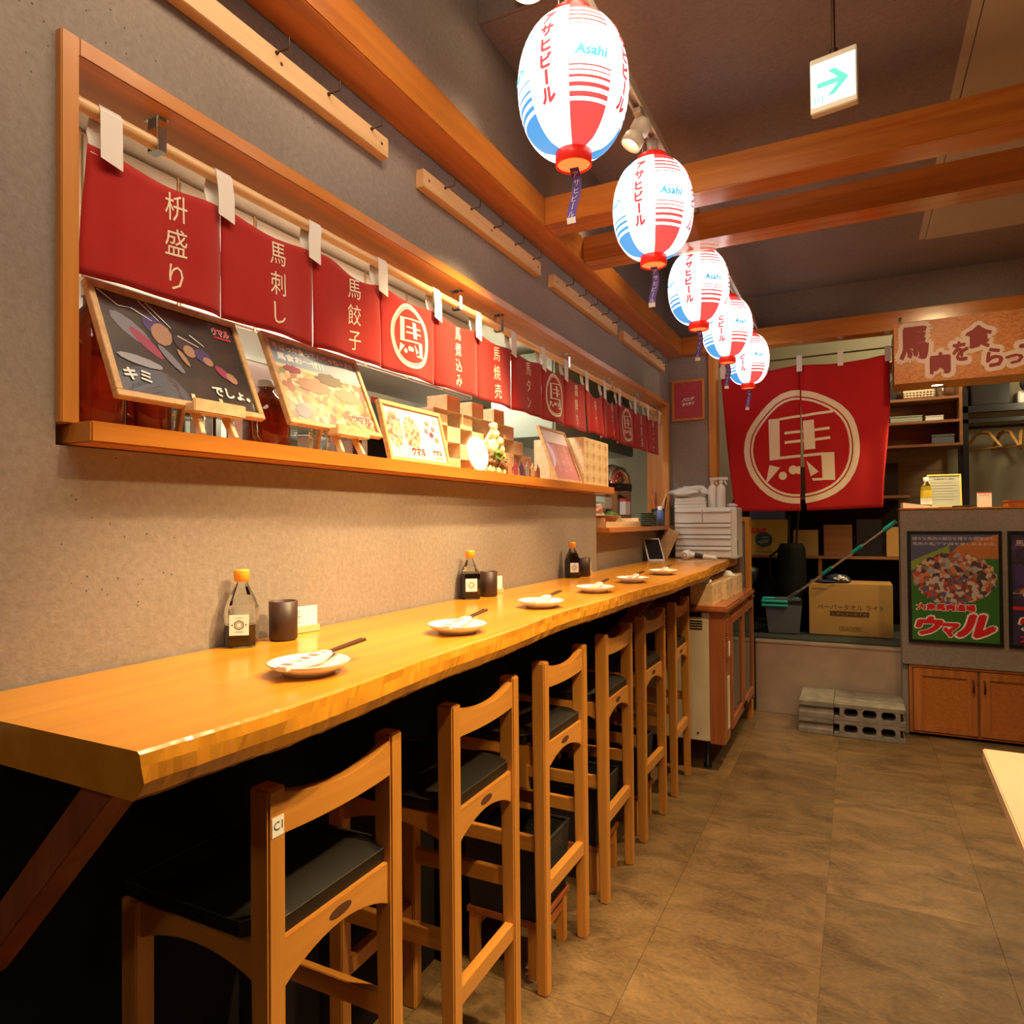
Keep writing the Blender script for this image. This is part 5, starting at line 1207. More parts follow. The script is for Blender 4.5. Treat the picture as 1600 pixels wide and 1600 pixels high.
t = pot(-0.42, 4.35, 1.10, 0.115, 0.66, 'steel air pot with a black lever behind the hatch end', M['chrome'])
part('lever', MB().box((0.02, -0.06, 0.50), (0.135, 0.04, 0.60)).box((-0.02, -0.02, 0.60), (0.05, 0.03, 0.71)), M['black_plastic'], t, 0.012)
part('handle', MB().tube([(0.0, -0.11, 0.60), (0.0, -0.09, 0.71), (0, 0, 0.735), (0, 0.09, 0.71), (0, 0.11, 0.60)], 0.009, 8), M['black_plastic'], t)
t = pot(-0.36, 4.66, 1.05, 0.135, 0.70, 'steel rice warmer with a warning label, right of the air pot', M['chrome'])
lb = part('label', MB().box((0.10, -0.130, 0.34), (0.14, -0.02, 0.45)), M['paper'], t)
part('label_band', MB().box((0.099, -0.1305, 0.43), (0.1405, -0.0195, 0.45)), M['red_label'], lb)
t = thing('kitchen_counter', 'steel kitchen worktop running behind the hatch', 'worktop', (-0.2, 0, 0))
part('top', MB().box((-0.50, 0.25, 1.00), (-0.07, 6.0, 1.035)), M['steel'], t, 0.003); part('cabinet', MB().box((-0.48, 0.27, 0.0), (-0.10, 5.98, 1.0)), M['steel'], t)
t = thing('pot_shelf', 'steel riser shelf carrying the pots behind the hatch', 'shelf', (-0.4, 4.5, 1.035))
part('board', MB().box((-0.17, -0.32, 0.0), (0.17, 0.34, 0.015)), M['steel'], t)
t = thing('wall_cabinet', 'grey-green cabinet over the pots in the kitchen', 'cabinet', (-0.75, 4.6, 1.9))
part('body', MB().box((-0.25, -0.55, 0), (0.2, 1.2, 0.55)), M['grey_green'], t, 0.003)
for k in range(3): part('door', MB().box((0.2, -0.54 + k * 0.58, 0.01), (0.215, 0.02 + k * 0.58, 0.54)), M['grey_green'], t, 0.002)
t = thing('kitchen_shelf', 'dark steel rack with jars behind the checkered boxes', 'rack', (-1.05, 3.0, 1.03))
for z in (0.25, 0.50, 0.78): part('board', MB().box((-0.2, -0.6, z), (0.2, 0.9, z + 0.015)), plain('dull_steel', (0.10, 0.10, 0.085), 0.4, 0.6) if z == 0.25 else bpy.data.materials['dull_steel'], t)
part('back_board', MB().box((-0.215, -0.62, 0), (-0.20, 0.92, 1.0)), plain('olive_board', (0.05, 0.055, 0.035), 0.6), t)
for y in (-0.6, 0.9):
    for x in (-0.19, 0.19): part('post', MB().box((x - 0.01, y - 0.01, 0), (x + 0.01, y + 0.01, 1.0)), M['black_plastic'], t)
for k, y in enumerate((2.75, 2.9, 3.08, 3.3)):
    t = thing('storage_jar', 'small jar on the middle board of the dark kitchen rack, %s from the left' % on_[k], 'jar', (-0.95, y, 1.545), 0, 'jars on the kitchen rack')
    part('jar', MB().lathe([(0.0, 0), (0.05, 0), (0.05, 0.09), (0.045, 0.10)], n=20), M['grey_plastic'], t); part('lid', MB().lathe([(0.052, 0.09), (0.052, 0.11), (0.0, 0.11)], n=20), M['blue_label'] if k % 2 else M['steel'], t)
# steel hood, rack with bowls and refrigerators seen through the middle of the hatch
t = thing('kitchen_refrigerator', 'tall brushed steel refrigerator behind the hatch', 'refrigerator', (-1.1, 2.0, 0.0))
part('body', MB().box((-0.35, -0.45, 0.05), (0.3, 0.35, 1.95)), M['steel'], t, 0.004)
for k in range(2): part('door', MB().box((0.3, -0.44 + k * 0.4, 0.1), (0.33, -0.045 + k * 0.4, 1.93)), M['steel'], t, 0.004)
t = thing('steel_rack', 'steel wall rack with upturned bowls left of the refrigerator', 'rack', (-1.3, 1.1, 1.5))
for z in (0.0, 0.32): part('board', MB().box((-0.15, -0.8, z), (0.15, 0.42, z + 0.015)), M['steel'], t)
for y in (-0.78, 0.40): part('upright', MB().box((-0.15, y - 0.01, -0.1), (-0.13, y + 0.01, 0.5)), M['steel'], t)
for k in range(5):
    t = tag(MB().lathe([(0.07, 0.0), (0.072, 0.004), (0.06, 0.05), (0.03, 0.075), (0.0, 0.077)], n=24).build('steel_bowl', M['steel'], loc=(-1.28, 0.4 + k * 0.2, 1.515)), 'upturned steel bowl on the wall rack, %s from the left' % on_[k], 'bowl', 'steel bowls on the wall rack')
t = thing('menu_strips', 'pale printed menu sheets high on the kitchen wall', 'poster', (-2.095, 2.6, 1.95))
for k in range(6):
    s_ = part('sheet', MB().box((0, -1.6 + k * 0.62, 0.0), (0.004, -1.1 + k * 0.62, 0.42)), plain('sheet_%d' % k, (0.72 + 0.02 * (k % 3), 0.62, 0.50 - 0.04 * (k % 2)), 0.6), t)
    part('band', MB().box((0.004, -1.55 + k * 0.62, 0.30), (0.005, -1.15 + k * 0.62, 0.36)), M['red_label'] if k % 2 else M['ivory'], s_)

t = thing('overhead_cabinet', 'cream overhead kitchen cabinet with printed panels and brass strips above the hatch curtain', 'cabinet', (-0.80, 0.55, 2.06))
part('body', MB().box((-0.35, 0, 0), (0, 2.9, 0.43)), M['kitchen_wall'], t, 0.002)
for k in range(9):
    y0 = 0.01 + k * 0.32
    d = part('panel', MB().box((0.0, y0, 0.01), (0.008, y0 + 0.305, 0.42)), M['kitchen_wall'], t, 0.001)
    part('strip', MB().box((0.002, y0 + 0.3065, 0.0), (0.010, y0 + 0.3125, 0.43)), M['yellow_label'] if False else M['hinoki_x'], t)
    part('print', MB().box((0.0082, y0 + 0.05, 0.10 + 0.04 * (k % 3)), (0.0088, y0 + 0.24, 0.14 + 0.04 * (k % 3))), plain('faded_print_%d' % k, (0.60, 0.45 + 0.02 * (k % 3), 0.34), 0.6), d)
# ---- end of the counter
t = thing('drawer_cabinet', 'white plastic letter drawer cabinet standing on the far end of the counter', 'drawer cabinet', (0.10, 4.58, CZ))
W_, D_, H_ = 0.40, 0.25, 0.335
part('case', MB().box((0, 0.012, 0), (W_, D_, H_)), M['white_plastic'], t, 0.006)
zz = 0.008
for k, (n_, hh) in enumerate(((1, 0.075), (1, 0.075), (1, 0.075), (2, 0.098 / 1))):
    for j in range(n_):
        wj = (W_ - 0.036) / n_; x0 = 0.006 + j * wj
        d = part('drawer', MB().box((x0, -0.004, zz), (x0 + wj - 0.003, 0.012, zz + hh - 0.006)), M['white_plastic'], t, 0.003)
        part('pull', MB().box((x0 + 0.004, -0.014, zz + hh - 0.026), (x0 + wj - 0.007, -0.004, zz + hh - 0.020)), M['white_plastic'], d, 0.001)
    zz += hh
part('side_slot', MB().box((W_, 0.03, 0.03), (W_ + 0.001, 0.06, 0.12)), M['grey_plastic'], t)
TZ = CZ + H_ + 0.0005
for k in range(3):
    o = box('flat_box', (0, 0, 0), (0.205 - 0.004 * k, 0.16, 0.0215), M['white_plastic'], bevel=0.002); o.location = (0.098 + 0.002 * k, 4.60, TZ + 0.022 * k)
    tag(o, 'flat white carton on the drawer cabinet, %s of its stack' % ('bottom', 'middle', 'top')[k], 'carton', 'flat cartons on the drawer cabinet')
o = blob((0, 0, 0), 0.1, 5, 0.8, (1.35, 0.8, 0.38)).build('plastic_bag', plain('crumpled_bag', (0.74, 0.72, 0.69), 0.35, bump=1.0, bscale=45), loc=(0.185, 4.69, TZ + 0.105)); tag(o, 'crumpled white plastic bag lying on the flat cartons', 'bag')
def make_spray():
    t = thing('spray_bottle', 'x', 'spray bottle', (0, 0, 0), 0, 'white spray bottles on the drawer cabinet')
    part('bottle', MB().lathe([(0.0, 0.0), (0.027, 0.0), (0.029, 0.003), (0.029, 0.125), (0.022, 0.143), (0.012, 0.148), (0.012, 0.16)], n=24), M['white_plastic'], t)
    h = part('spray_head', MB().box((-0.012, -0.012, 0.158), (0.014, 0.012, 0.178)).box((-0.016, -0.010, 0.178), (0.045, 0.010, 0.198)), M['white_plastic'], t, 0.003)
    part('trigger', MB().bar((0.022, 0, 0.18), (0.036, 0, 0.148), 0.010, 0.006, (0, 1, 0)), M['white_plastic'], h)
    return t
sb = make_spray()
place(sb, True, (0.338, 4.66, TZ), R(-10), 'white trigger spray bottle, left one on the drawer cabinet'); place(sb, False, (0.395, 4.645, TZ), R(10), 'white trigger spray bottle, right one nearest the red curtain')
o = blob((0, 0, 0), 0.035, 2, 0.3, (1.0, 1.3, 0.4)).build('soap_dish', M['lilac'], loc=(0.452, 4.70, TZ + 0.012)); tag(o, 'pale lilac plastic piece at the cabinet edge beside the sprays', 'holder')
t = thing('pen_holder', 'dark clutter holder of pens behind the cartons', 'pen holder', (0.035, 4.42, 1.3135))
part('holder', MB().lathe([(0, 0), (0.04, 0), (0.045, 0.11), (0.042, 0.11), (0.038, 0.005), (0, 0.005)], n=18), M['black_plastic'], t)
for k in range(7): part('pen', MB().tube([(0.02 * math.cos(k), 0.02 * math.sin(k), 0.01), (0.055 * math.cos(k * 2.1), 0.055 * math.sin(k * 2.1), 0.18 + 0.01 * k)], 0.004, 6), (M['black_plastic'], M['red_label'], M['orange_cap'], M['white_plastic'])[k % 4], t)
t = thing('spice_can', 'small blue and white spray can beside the pens', 'can', (0.075, 4.31, 1.3135)); part('can', MB().lathe([(0, 0), (0.022, 0), (0.022, 0.09), (0.014, 0.10)], n=20), M['blue_label'], t); part('cap', MB().lathe([(0.015, 0.10), (0.015, 0.125), (0, 0.125)], n=20), M['white_plastic'], t)
# tablet, scanner, cable
t = thing('tablet', 'small white framed tablet propped on a stand at the counter end', 'tablet', (0.075, 4.22, CZ), 0)
t.rotation_euler = (Matrix.Rotation(R(38), 4, 'Z') @ Matrix.Rotation(R(-32), 4, 'X')).to_euler()
part('body', MB().box((-0.055, 0, 0.002), (0.055, 0.009, 0.165)), M['white_plastic'], t, 0.003)
part('screen', MB().box((-0.047, -0.001, 0.012), (0.047, 0.001, 0.155)), plain('dark_screen', (0.02, 0.02, 0.022), 0.06), t)
part('stand', MB().bar((0.0, 0.009, 0.11), (0.0, 0.088, 0.062), 0.05, 0.003, (1, 0, 0)), M['steel'], t)
t = thing('hand_scanner', 'white hand scanner with round dark vent lying on the counter end', 'scanner', (0.22, 4.42, CZ + 0.032), R(-10))
part('head', MB().lathe([(0.0, -0.03), (0.022, -0.03), (0.031, -0.015), (0.031, 0.03), (0.02, 0.045), (0.0, 0.045)], n=24, mat=Matrix.Rotation(R(90), 4, 'X')), M['white_plastic'], t)
part('vent_ring', MB().lathe([(0.012, 0.0), (0.015, 0.0), (0.015, 0.002), (0.012, 0.002)], n=24, caps=False, mat=Matrix.Translation((0, -0.046, 0)) @ Matrix.Rotation(R(90), 4, 'X')), M['red_label'], t)
part('grip', MB().tube([(0.02, 0.0, 0.0), (0.10, 0.01, -0.010), (0.19, 0.0, -0.018)], [0.02, 0.014, 0.012], 12), M['white_plastic'], t)
part('grip_band', MB().tube([(0.05, 0.0, -0.004), (0.10, 0.008, -0.011)], [0.018, 0.0155], 12), M['black_plastic'], t)
o = MB().tube([(0.20, 4.26, CZ + 0.003), (0.26, 4.20, CZ + 0.003), (0.33, 4.22, CZ + 0.003), (0.38, 4.32, CZ + 0.003), (0.40, 4.42, CZ + 0.004), (0.395, 4.46, CZ + 0.03), (0.37, 4.47, CZ + 0.05), (0.345, 4.46, CZ + 0.03), (0.36, 4.45, CZ + 0.004)], 0.002, 6).build('cable', M['white_plastic']); tag(o, 'thin white cable looping over the counter end', 'cable')
o = MB().bar((0.02, 4.52, CZ + 0.004), (0.10, 4.545, CZ + 0.19), 0.09, 0.008, (0, 1, 0)).build('clipboard', M['hinoki_x']); tag(o, 'thin pale board leaning against the drawer cabinet', 'board')

# ---- wooden boxes on the fridge
def big_masu(x, y, w_, d_, h_, label, rz=0):
    o = masu_mesh(w_, d_, h_, 0.009).build('masu_box', M['hinoki'], bevel=0.0006); o.location = (x, y, 0.8855); o.rotation_euler = (0, 0, rz)
    tag(o, label, 'wooden box', 'wooden boxes on the fridge'); j = MB()
    for k in range(4): j.box((d_ / 2 - 0.009, -w_ / 2 - 0.0003, h_ * (k + 0.15) / 4), (d_ / 2, -w_ / 2 + 0.0003, h_ * (k + 0.6) / 4))
    part('finger_joint', j, M['hinoki_x'], o)['kind'] = 'stuff'
    V, F = text2d('馬', h=0.03, cx=0, cy=h_ * 0.6); lay('stamp', V, F, planeX(d_ / 2 + 0.0008), bpy.data.materials['burnt_stamp'], o)
    return o
BM = ((0.430, 3.85, 'nearest tall wooden box on the fridge, a rolled towel inside'), (0.432, 3.967, 'second tall wooden box on the fridge'), (0.452, 4.14, 'third tall wooden box on the fridge'), (0.453, 4.257, 'fourth tall wooden box on the fridge'), (0.460, 4.47, 'tall wooden box heaped with a white napkin on the fridge'), (0.461, 4.587, 'farthest tall wooden box on the fridge'))
for x, y, l in BM: big_masu(x, y, 0.115, 0.12, 0.115, l)
o = blob((0, 0, 0), 0.05, 4, 0.3, (1, 1, 0.7)).build('napkin', M['white_cloth'], loc=(0.460, 4.47, 0.99)); tag(o, 'bunched white napkin heaped in a wooden box on the fridge', 'napkin')
o = MB().tube([(0.405, 3.825, 1.0), (0.455, 3.895, 1.005)], 0.018, 12).build('rolled_towel', M['white_cloth']); tag(o, 'rolled pale hand towel lying in the nearest fridge-top box', 'towel')

# ================================================================== DOORWAY
FZ = 0.501
t = thing('mop_bucket', 'grey mop bucket with a teal wringer rim on the raised floor', 'bucket', (0.70, 5.46, 0.513), R(3))
m = MB()
def rect(w_, d_, z): return [(-w_, -d_, z), (w_, -d_, z), (w_, d_, z), (-w_, d_, z)]
part('bucket', loft([rect(0.105, 0.085, 0), rect(0.125, 0.105, 0.21), rect(0.12, 0.10, 0.21), rect(0.10, 0.08, 0.01)]), M['grey_plastic'], t, 0.004)
for z in (0.205, 0.235): part('rim', MB().tube([(-0.14, -0.115, z), (0.03, -0.12, z)], 0.012, 8).tube([(-0.14, -0.115, z), (-0.15, 0.09, z), (0.10, 0.11, z)], 0.012, 8), M['teal'], t)
part('wringer', MB().box((-0.125, -0.10, 0.205), (0.125, 0.10, 0.23)), M['black_plastic'], t, 0.004)
mp_ = thing('mop', 'flat mop with a silver pole and teal grips leaning across the doorway', 'mop', (0, 0, 0))
p0 = Vector((0.735, 5.42, 0.765)); p1 = at(1400, 815, 1, 5.18)
def lp_(t_): return p0.lerp(p1, t_)
part('pole', MB().tube([lp_(0.08), lp_(0.99)], 0.0085, 10), M['chrome'], mp_)
for a, b, r in ((0.34, 0.43, 0.0125), (0.62, 0.71, 0.013), (0.90, 1.0, 0.015)): part('grip', MB().tube([lp_(a), lp_(b)], r, 12), M['teal'], mp_)
part('joint', MB().tube([lp_(0.0), lp_(0.10)], [0.016, 0.013], 10), M['grey_plastic'], mp_); part('head', MB().box((0.64, 5.38, 0.752), (0.82, 5.46, 0.768)), M['grey_plastic'], mp_, 0.003)
def carton(name, label, x, y, z, w_, d_, h_, mat, rz=0, group=None):
    t = thing(name, label, 'carton', (x, y, z), R(rz), group)
    b = part('body', MB().box((0, 0, 0), (w_, d_, h_)), mat, t, 0.003); part('flap_seam', MB().box((0.002, d_ / 2 - 0.001, h_), (w_ - 0.002, d_ / 2 + 0.001, h_ + 0.0008)), M['cardboard_dark'], t)
    return t, b
t, b = carton('cardboard_carton', 'large brown paper-towel carton with printed lettering on the raised floor', 0.868, 5.52, FZ, 0.545, 0.33, 0.375, M['cardboard'])
V, F = text2d('ペーパータオル ライト', w=0.43, h=0.040, cx=0.275, cy=0.205, bold=0.02); lay('lettering', V, F, planeY(-0.0008), M['black_print'], b)
plq = lay('label_band', [(0.14, 0.138), (0.395, 0.138), (0.395, 0.176), (0.14, 0.176)], [(0, 1, 2, 3)], planeY(-0.0007), plain('brown_ink', (0.10, 0.045, 0.015), 0.7), b)
V, F = text2d('レギュラーサイズ', w=0.22, h=0.022, cx=0.268, cy=0.157, bold=0.03); lay('lettering', V, F, planeY(-0.0014), M['cardboard'], b)
V, F = text2d('SunMinen', w=0.10, h=0.014, cx=0.075, cy=0.335, bold=0.03); lay('lettering', V, F, planeY(-0.0008), M['black_print'], b)
fr = [[(0.20, 0.035), (0.34, 0.035), (0.34, 0.0375), (0.20, 0.0375)], [(0.20, 0.0625), (0.34, 0.0625), (0.34, 0.065), (0.20, 0.065)], [(0.20, 0.0375), (0.2025, 0.0375), (0.2025, 0.0625), (0.20, 0.0625)], [(0.3375, 0.0375), (0.34, 0.0375), (0.34, 0.0625), (0.3375, 0.0625)]]
V, F = polys(fr); v2, f2_ = text2d('取扱注意', w=0.12, h=0.018, cx=0.27, cy=0.05, bold=0.02); k_ = len(V); V += v2; F += [tuple(a + k_ for a in f) for f in f2_]
lay('lettering', V, F, planeY(-0.0008), bpy.data.materials['brown_ink'], b)
t = thing('cap', 'black cap with a white skull print lying on the paper-towel carton', 'cap', (1.06, 5.62, FZ + 0.385))
part('crown', blob((0, 0, 0.01), 0.075, 1, 0.2, (1.1, 0.9, 0.6)), M['navy'], t); part('brim', MB().lathe([(0.0, 0.0), (0.085, 0.0), (0.08, 0.006), (0, 0.008)], (-0.08, -0.02, 0.0), 20), M['navy'], t)
part('print', blob((0.02, -0.055, 0.022), 0.028, 6, 1.4, (1.3, 0.5, 0.6)), M['white_print'], t)
# shelving in the store room
t = thing('store_shelving', 'dark wooden store shelving behind the red curtain', 'shelving', (0.30, 5.95, 0.5))
for z in (0.54, 1.0): part('board', MB().box((0.0, -0.12, z), (1.25, 0.45, z + 0.02)), M['shelf_wood'], t)
for x in (0.0, 0.62, 1.25): part('upright', MB().box((x, -0.10, 0.0), (x + 0.025, 0.44, 0.54)), M['shelf_wood'], t)
part('back', MB().box((0.0, 0.45, 0), (1.2, 0.47, 1.3)), plain('dark_board', (0.05, 0.03, 0.02), 0.8), t)
ZS = 1.0605
t, b = carton('onion_carton', 'yellow onion carton with red lettering on the store shelf', 0.395, 5.85, ZS, 0.30, 0.26, 0.285, plain('yellow_carton', (0.50, 0.36, 0.08), 0.8, var=0.05))
V, F = text2d('玉ねぎ', w=0.125, h=0.045, cx=0.085, cy=0.20, bold=0.06); lay('lettering', V, F, planeY(-0.0012), M['red_print'], b)
art_shape(b, [ell(0.125, 0.125, 0.065, 0.062, 24)], plain('carton_blue', (0.04, 0.10, 0.14), 0.7), -0.0007); art_shape(b, [ell(0.125, 0.11, 0.045, 0.016, 12, 0.2, 0.3), ell(0.14, 0.145, 0.03, 0.008, 10, 0, 0.3)], plain('carton_teal', (0.20, 0.30, 0.22), 0.7), -0.0009)
V, F = text2d('Hokkaido', w=0.13, h=0.022, cx=0.13, cy=0.03, bold=0.0, shear=0.2); lay('lettering', V, F, planeY(-0.0009), bpy.data.materials['brown_ink'], b)
carton('blue_carton', 'blue topped carton on the onion carton', 0.41, 5.86, ZS + 0.286, 0.27, 0.24, 0.12, M['blue_label'])
for k, (x, w_, h_, mt) in enumerate(((0.74, 0.18, 0.20, 'cardboard_dark'), (0.96, 0.20, 0.24, 'shelf_wood'), (1.19, 0.17, 0.28, 'black_plastic'), (1.39, 0.14, 0.22, 'cardboard'))):
    carton('stored_carton', ('dim brown carton right of the onion carton', 'dark brown crate in the middle of the store shelf', 'black crate under the right half of the curtain', 'yellowish carton at the shelf end by the mop handle')[k], x, 5.86, ZS, w_, 0.25, h_, M[mt], 0, 'stored boxes on the store shelf')
t = thing('golf_bag', 'tall black bag standing in the shadow under the curtain slit', 'bag', (0.74, 5.68, FZ))
part('bag', MB().lathe([(0.0, 0), (0.10, 0.0), (0.11, 0.3), (0.10, 0.62), (0.08, 0.66), (0, 0.66)], n=18), M['black'], t); part('strap', MB().tube([(-0.1, -0.02, 0.3), (-0.16, -0.04, 0.42), (-0.15, -0.04, 0.56), (-0.08, -0.02, 0.62)], 0.01, 6), M['black'], t)
part('club', MB().tube([(0.03, -0.02, 0.6), (0.06, -0.03, 0.92)], 0.008, 6).tube([(-0.02, 0.0, 0.6), (-0.01, -0.01, 0.88)], 0.008, 6), M['black_plastic'], t)
t = thing('valve_stand', 'black cast stand with valves behind the fridge top', 'stand', (0.44, 5.45, FZ))
part('column', MB().lathe([(0.0, 0), (0.09, 0.0), (0.03, 0.03), (0.025, 0.35), (0.07, 0.38), (0.09, 0.48), (0.0, 0.50)], n=18), M['black_plastic'], t)
part('valve', MB().tube([(0.02, -0.03, 0.30), (0.06, -0.06, 0.27)], 0.008, 8).tube([(-0.03, -0.03, 0.2), (-0.03, -0.07, 0.2)], 0.008, 8), M['chrome'], t)

# ================================================================== TILL LEDGE, SHELF AND SIGNS
LZ = 1.4125
t = thing('tea_bottle', 'small plastic tea bottle with yellow label on the till ledge', 'bottle', (1.585, 5.02, LZ))
part('body', MB().lathe([(0.0, 0.0), (0.028, 0.0), (0.031, 0.005), (0.031, 0.05), (0.029, 0.055), (0.031, 0.06), (0.031, 0.115), (0.026, 0.14), (0.013, 0.158), (0.012, 0.17)], n=28), M['pet'], t)
part('drink', MB().lathe([(0.0, 0.002), (0.029, 0.003), (0.029, 0.10), (0.0, 0.10)], n=24), plain('tea', (0.75, 0.42, 0.05), 0.2), t)
part('label', MB().lathe([(0.0315, 0.022), (0.0315, 0.062)], n=28, caps=False), M['paper'], t); part('label', MB().lathe([(0.0315, 0.064), (0.0315, 0.108), (0.027, 0.135)], n=28, caps=False), M['yellow_label'], t)
part('cap', MB().lathe([(0.015, 0.165), (0.015, 0.192), (0.0, 0.192)], n=20), M['white_plastic'], t)
t, p = framed('memo_frame', 'gilt framed notice sheet standing on the till ledge', 'framed notice', 0.185, 0.215, (1.69, 5.08, LZ), 8, plain('grey_sheet', (0.36, 0.36, 0.32), 0.5), border=0.009, frame=plain('gilt_frame', (0.70, 0.55, 0.16), 0.35), rz=0, mount=1)
V, F = text2d('営業時間のご案内', w=0.11, h=0.011, cx=0, cy=0.185, bold=0.01); lay('lettering', V, F, planeY(0.0045), M['black_print'], p)
for k in range(7): art_shape(p, [[(-0.07, 0.16 - k * 0.018), (0.05 + 0.02 * (k % 2), 0.16 - k * 0.018), (0.05 + 0.02 * (k % 2), 0.1615 - k * 0.018), (-0.07, 0.1615 - k * 0.018)]], M['black_print'], 0.0046, 'text_line')
t = thing('payment_card_stand', 'small white payment card stand with a red header on the till ledge', 'card stand', (1.89, 5.03, LZ))
c_ = part('card', MB().box((-0.037, -0.003, 0), (0.037, 0.003, 0.092)), M['paper'], t); part('header', MB().box((-0.037, -0.0036, 0.086), (0.037, -0.003, 0.092)), M['red_label'], c_)
V, F = text2d('PayPay', w=0.045, h=0.010, cx=0.0, cy=0.072); lay('lettering', V, F, planeY(-0.0035), M['red_print'], c_)
t = thing('paper_sheets', 'loose white papers fanned on the till ledge by the tea bottle', 'papers', (1.455, 4.96, LZ), R(4))
part('sheet', MB().add([(0, 0, 0.0), (0.19, 0, 0.0), (0.19, 0.12, 0.0), (0, 0.12, 0.0), (0, 0, 0.035), (0.19, 0, 0.004), (0.19, 0.12, 0.004), (0, 0.12, 0.035)], [(0, 3, 2, 1), (4, 5, 6, 7), (0, 1, 5, 4), (1, 2, 6, 5), (2, 3, 7, 6), (3, 0, 4, 7)]), M['paper'], t); part('sheet', MB().box((0.12, 0.02, 0.004), (0.33, 0.13, 0.006)), M['paper'], t)
o = MB().tube([(1.72, 4.99, LZ + 0.006), (1.83, 5.0, LZ + 0.008)], 0.005, 8).build('pen', M['black_plastic']); tag(o, 'black pen lying on the till ledge before the framed notice', 'pen')
t = thing('cash_tray', 'dark brown wooden tray box at the right of the till ledge', 'tray', (2.0, 4.98, LZ))
part('body', MB().box((0, 0, 0), (0.26, 0.16, 0.028)), M['cherry'], t, 0.002); part('lid', MB().box((-0.004, -0.004, 0.028), (0.264, 0.164, 0.038)), M['cherry'], t, 0.002)
# posters on the counter wall
BF = plain('black_frame', (0.012, 0.010, 0.010), 0.35)
t, p = framed('wall_poster', 'black framed race poster with a red and white logo on the counter wall', 'poster', 0.485, 0.685, (1.713, 4.903, 0.583), 0, gloss(plain('poster_green', (0.035, 0.17, 0.02), 0.5)), border=0.018, depth=0.018, frame=BF, rz=0, group='black framed posters on the counter wall')
w2 = 0.2245
art_shape(p, [[(-w2, 0.42), (w2, 0.56), (w2, 0.667), (-w2, 0.667)]], plain('poster_blue', (0.09, 0.10, 0.20), 0.5), 0.0046)
art_shape(p, [[(-0.05, 0.52), (w2, 0.52), (w2, 0.667), (0.03, 0.60)]], plain('poster_orange', (0.50, 0.17, 0.04), 0.5), 0.0044)
art_shape(p, [[(-w2, 0.50), (-0.02, 0.60), (-0.02, 0.55), (-w2, 0.44)]], plain('poster_lime', (0.26, 0.34, 0.04), 0.5), 0.0043)
cr_ = [blotch('crowd_%d' % i, c, s, 0.5) for i, (c, s) in enumerate(((((0.45, 0.08, 0.04), (0.62, 0.45, 0.32), (0.08, 0.05, 0.06), (0.40, 0.36, 0.38), (0.30, 0.16, 0.08), (0.65, 0.20, 0.08)), 42), (((0.10, 0.12, 0.26), (0.60, 0.50, 0.42), (0.18, 0.07, 0.04), (0.5, 0.08, 0.06)), 55)))]
art_shape(p, [ell(0.0, 0.40, 0.215, 0.155, 40, 0, 0.04)], cr_[0], 0.0041); art_shape(p, [ell(-0.02, 0.33, 0.15, 0.09, 30, 0, 0.06)], cr_[1], 0.0040)
V, F = text2d('様々な馬肉の部位を様々な調理法で、', w=0.43, h=0.021, cx=0, cy=0.640, bold=0.03); lay('lettering', V, F, planeY(0.0038), M['pink_print'], p)
V, F = text2d('馬肉の馬(ウマ)味を楽しめるお店。', w=0.43, h=0.023, cx=0, cy=0.606, bold=0.03); lay('lettering', V, F, planeY(0.0038), M['pink_print'], p)
V, F = text2d('大衆馬肉酒場', w=0.315, h=0.050, cx=-0.045, cy=0.222, bold=0.10); lay('lettering', V, F, planeY(0.0036), M['white_print'], p)
V, F = text2d('大衆馬肉酒場', w=0.305, h=0.044, cx=-0.045, cy=0.222, bold=0.05); lay('lettering', V, F, planeY(0.0032), M['red_print'], p)
for i, (ch, cx, cy, ww, hh) in enumerate((('ウ', -0.135, 0.105, 0.155, 0.135), ('マ', -0.028, 0.085, 0.105, 0.10), ('ル', 0.115, 0.115, 0.215, 0.165))):
    V, F = text2d(ch, w=ww, h=hh, cx=cx, cy=cy, bold=0.11, shear=0.22); lay('lettering', V, F, planeY(0.0030 - 0.0001 * i), M['white_print'], p)
    V, F = text2d(ch, w=ww * 0.90, h=hh * 0.88, cx=cx, cy=cy, bold=0.075, shear=0.22); lay('lettering', V, F, planeY(0.0026 - 0.0001 * i), M['red_print'], p)
t, p = framed('wall_poster', 'black framed dark purple poster cut off by the right edge', 'poster', 0.485, 0.685, (2.225, 4.903, 0.583), 0, gloss(blotch('poster_purple', [(0.02, 0.015, 0.05), (0.05, 0.03, 0.11), (0.03, 0.02, 0.04), (0.10, 0.05, 0.14)], 7, 0.5, metric='noise')), border=0.018, depth=0.018, frame=BF, rz=0, group='black framed posters on the counter wall')
V, F = text2d('馬肉を食らって走れ', w=0.41, h=0.036, cx=0, cy=0.615, bold=0.03); lay('lettering', V, F, planeY(0.0038), M['pink_print'], p)
art_shape(p, [ell(-0.18, 0.43, 0.03, 0.06, 16, 0, 0.1), ell(0.0, 0.40, 0.06, 0.10, 20, 0, 0.1)], pal[3], 0.0043); art_shape(p, [ell(-0.10, 0.33, 0.12, 0.03, 20, 0, 0.1)], cr_[0], 0.0042); art_shape(p, [[(-w2, 0.225), (0, 0.215), (0, 0.235), (-w2, 0.245)]], M['red_print'], 0.0041)
logo(p, 0.0, 0.15, 0.40, 0.10, 0.0036)
V, F = text2d('大衆馬肉酒場', w=0.38, h=0.055, cx=0.0, cy=0.06, bold=0.06); lay('lettering', V, F, planeY(0.0034), M['red_print'], p)
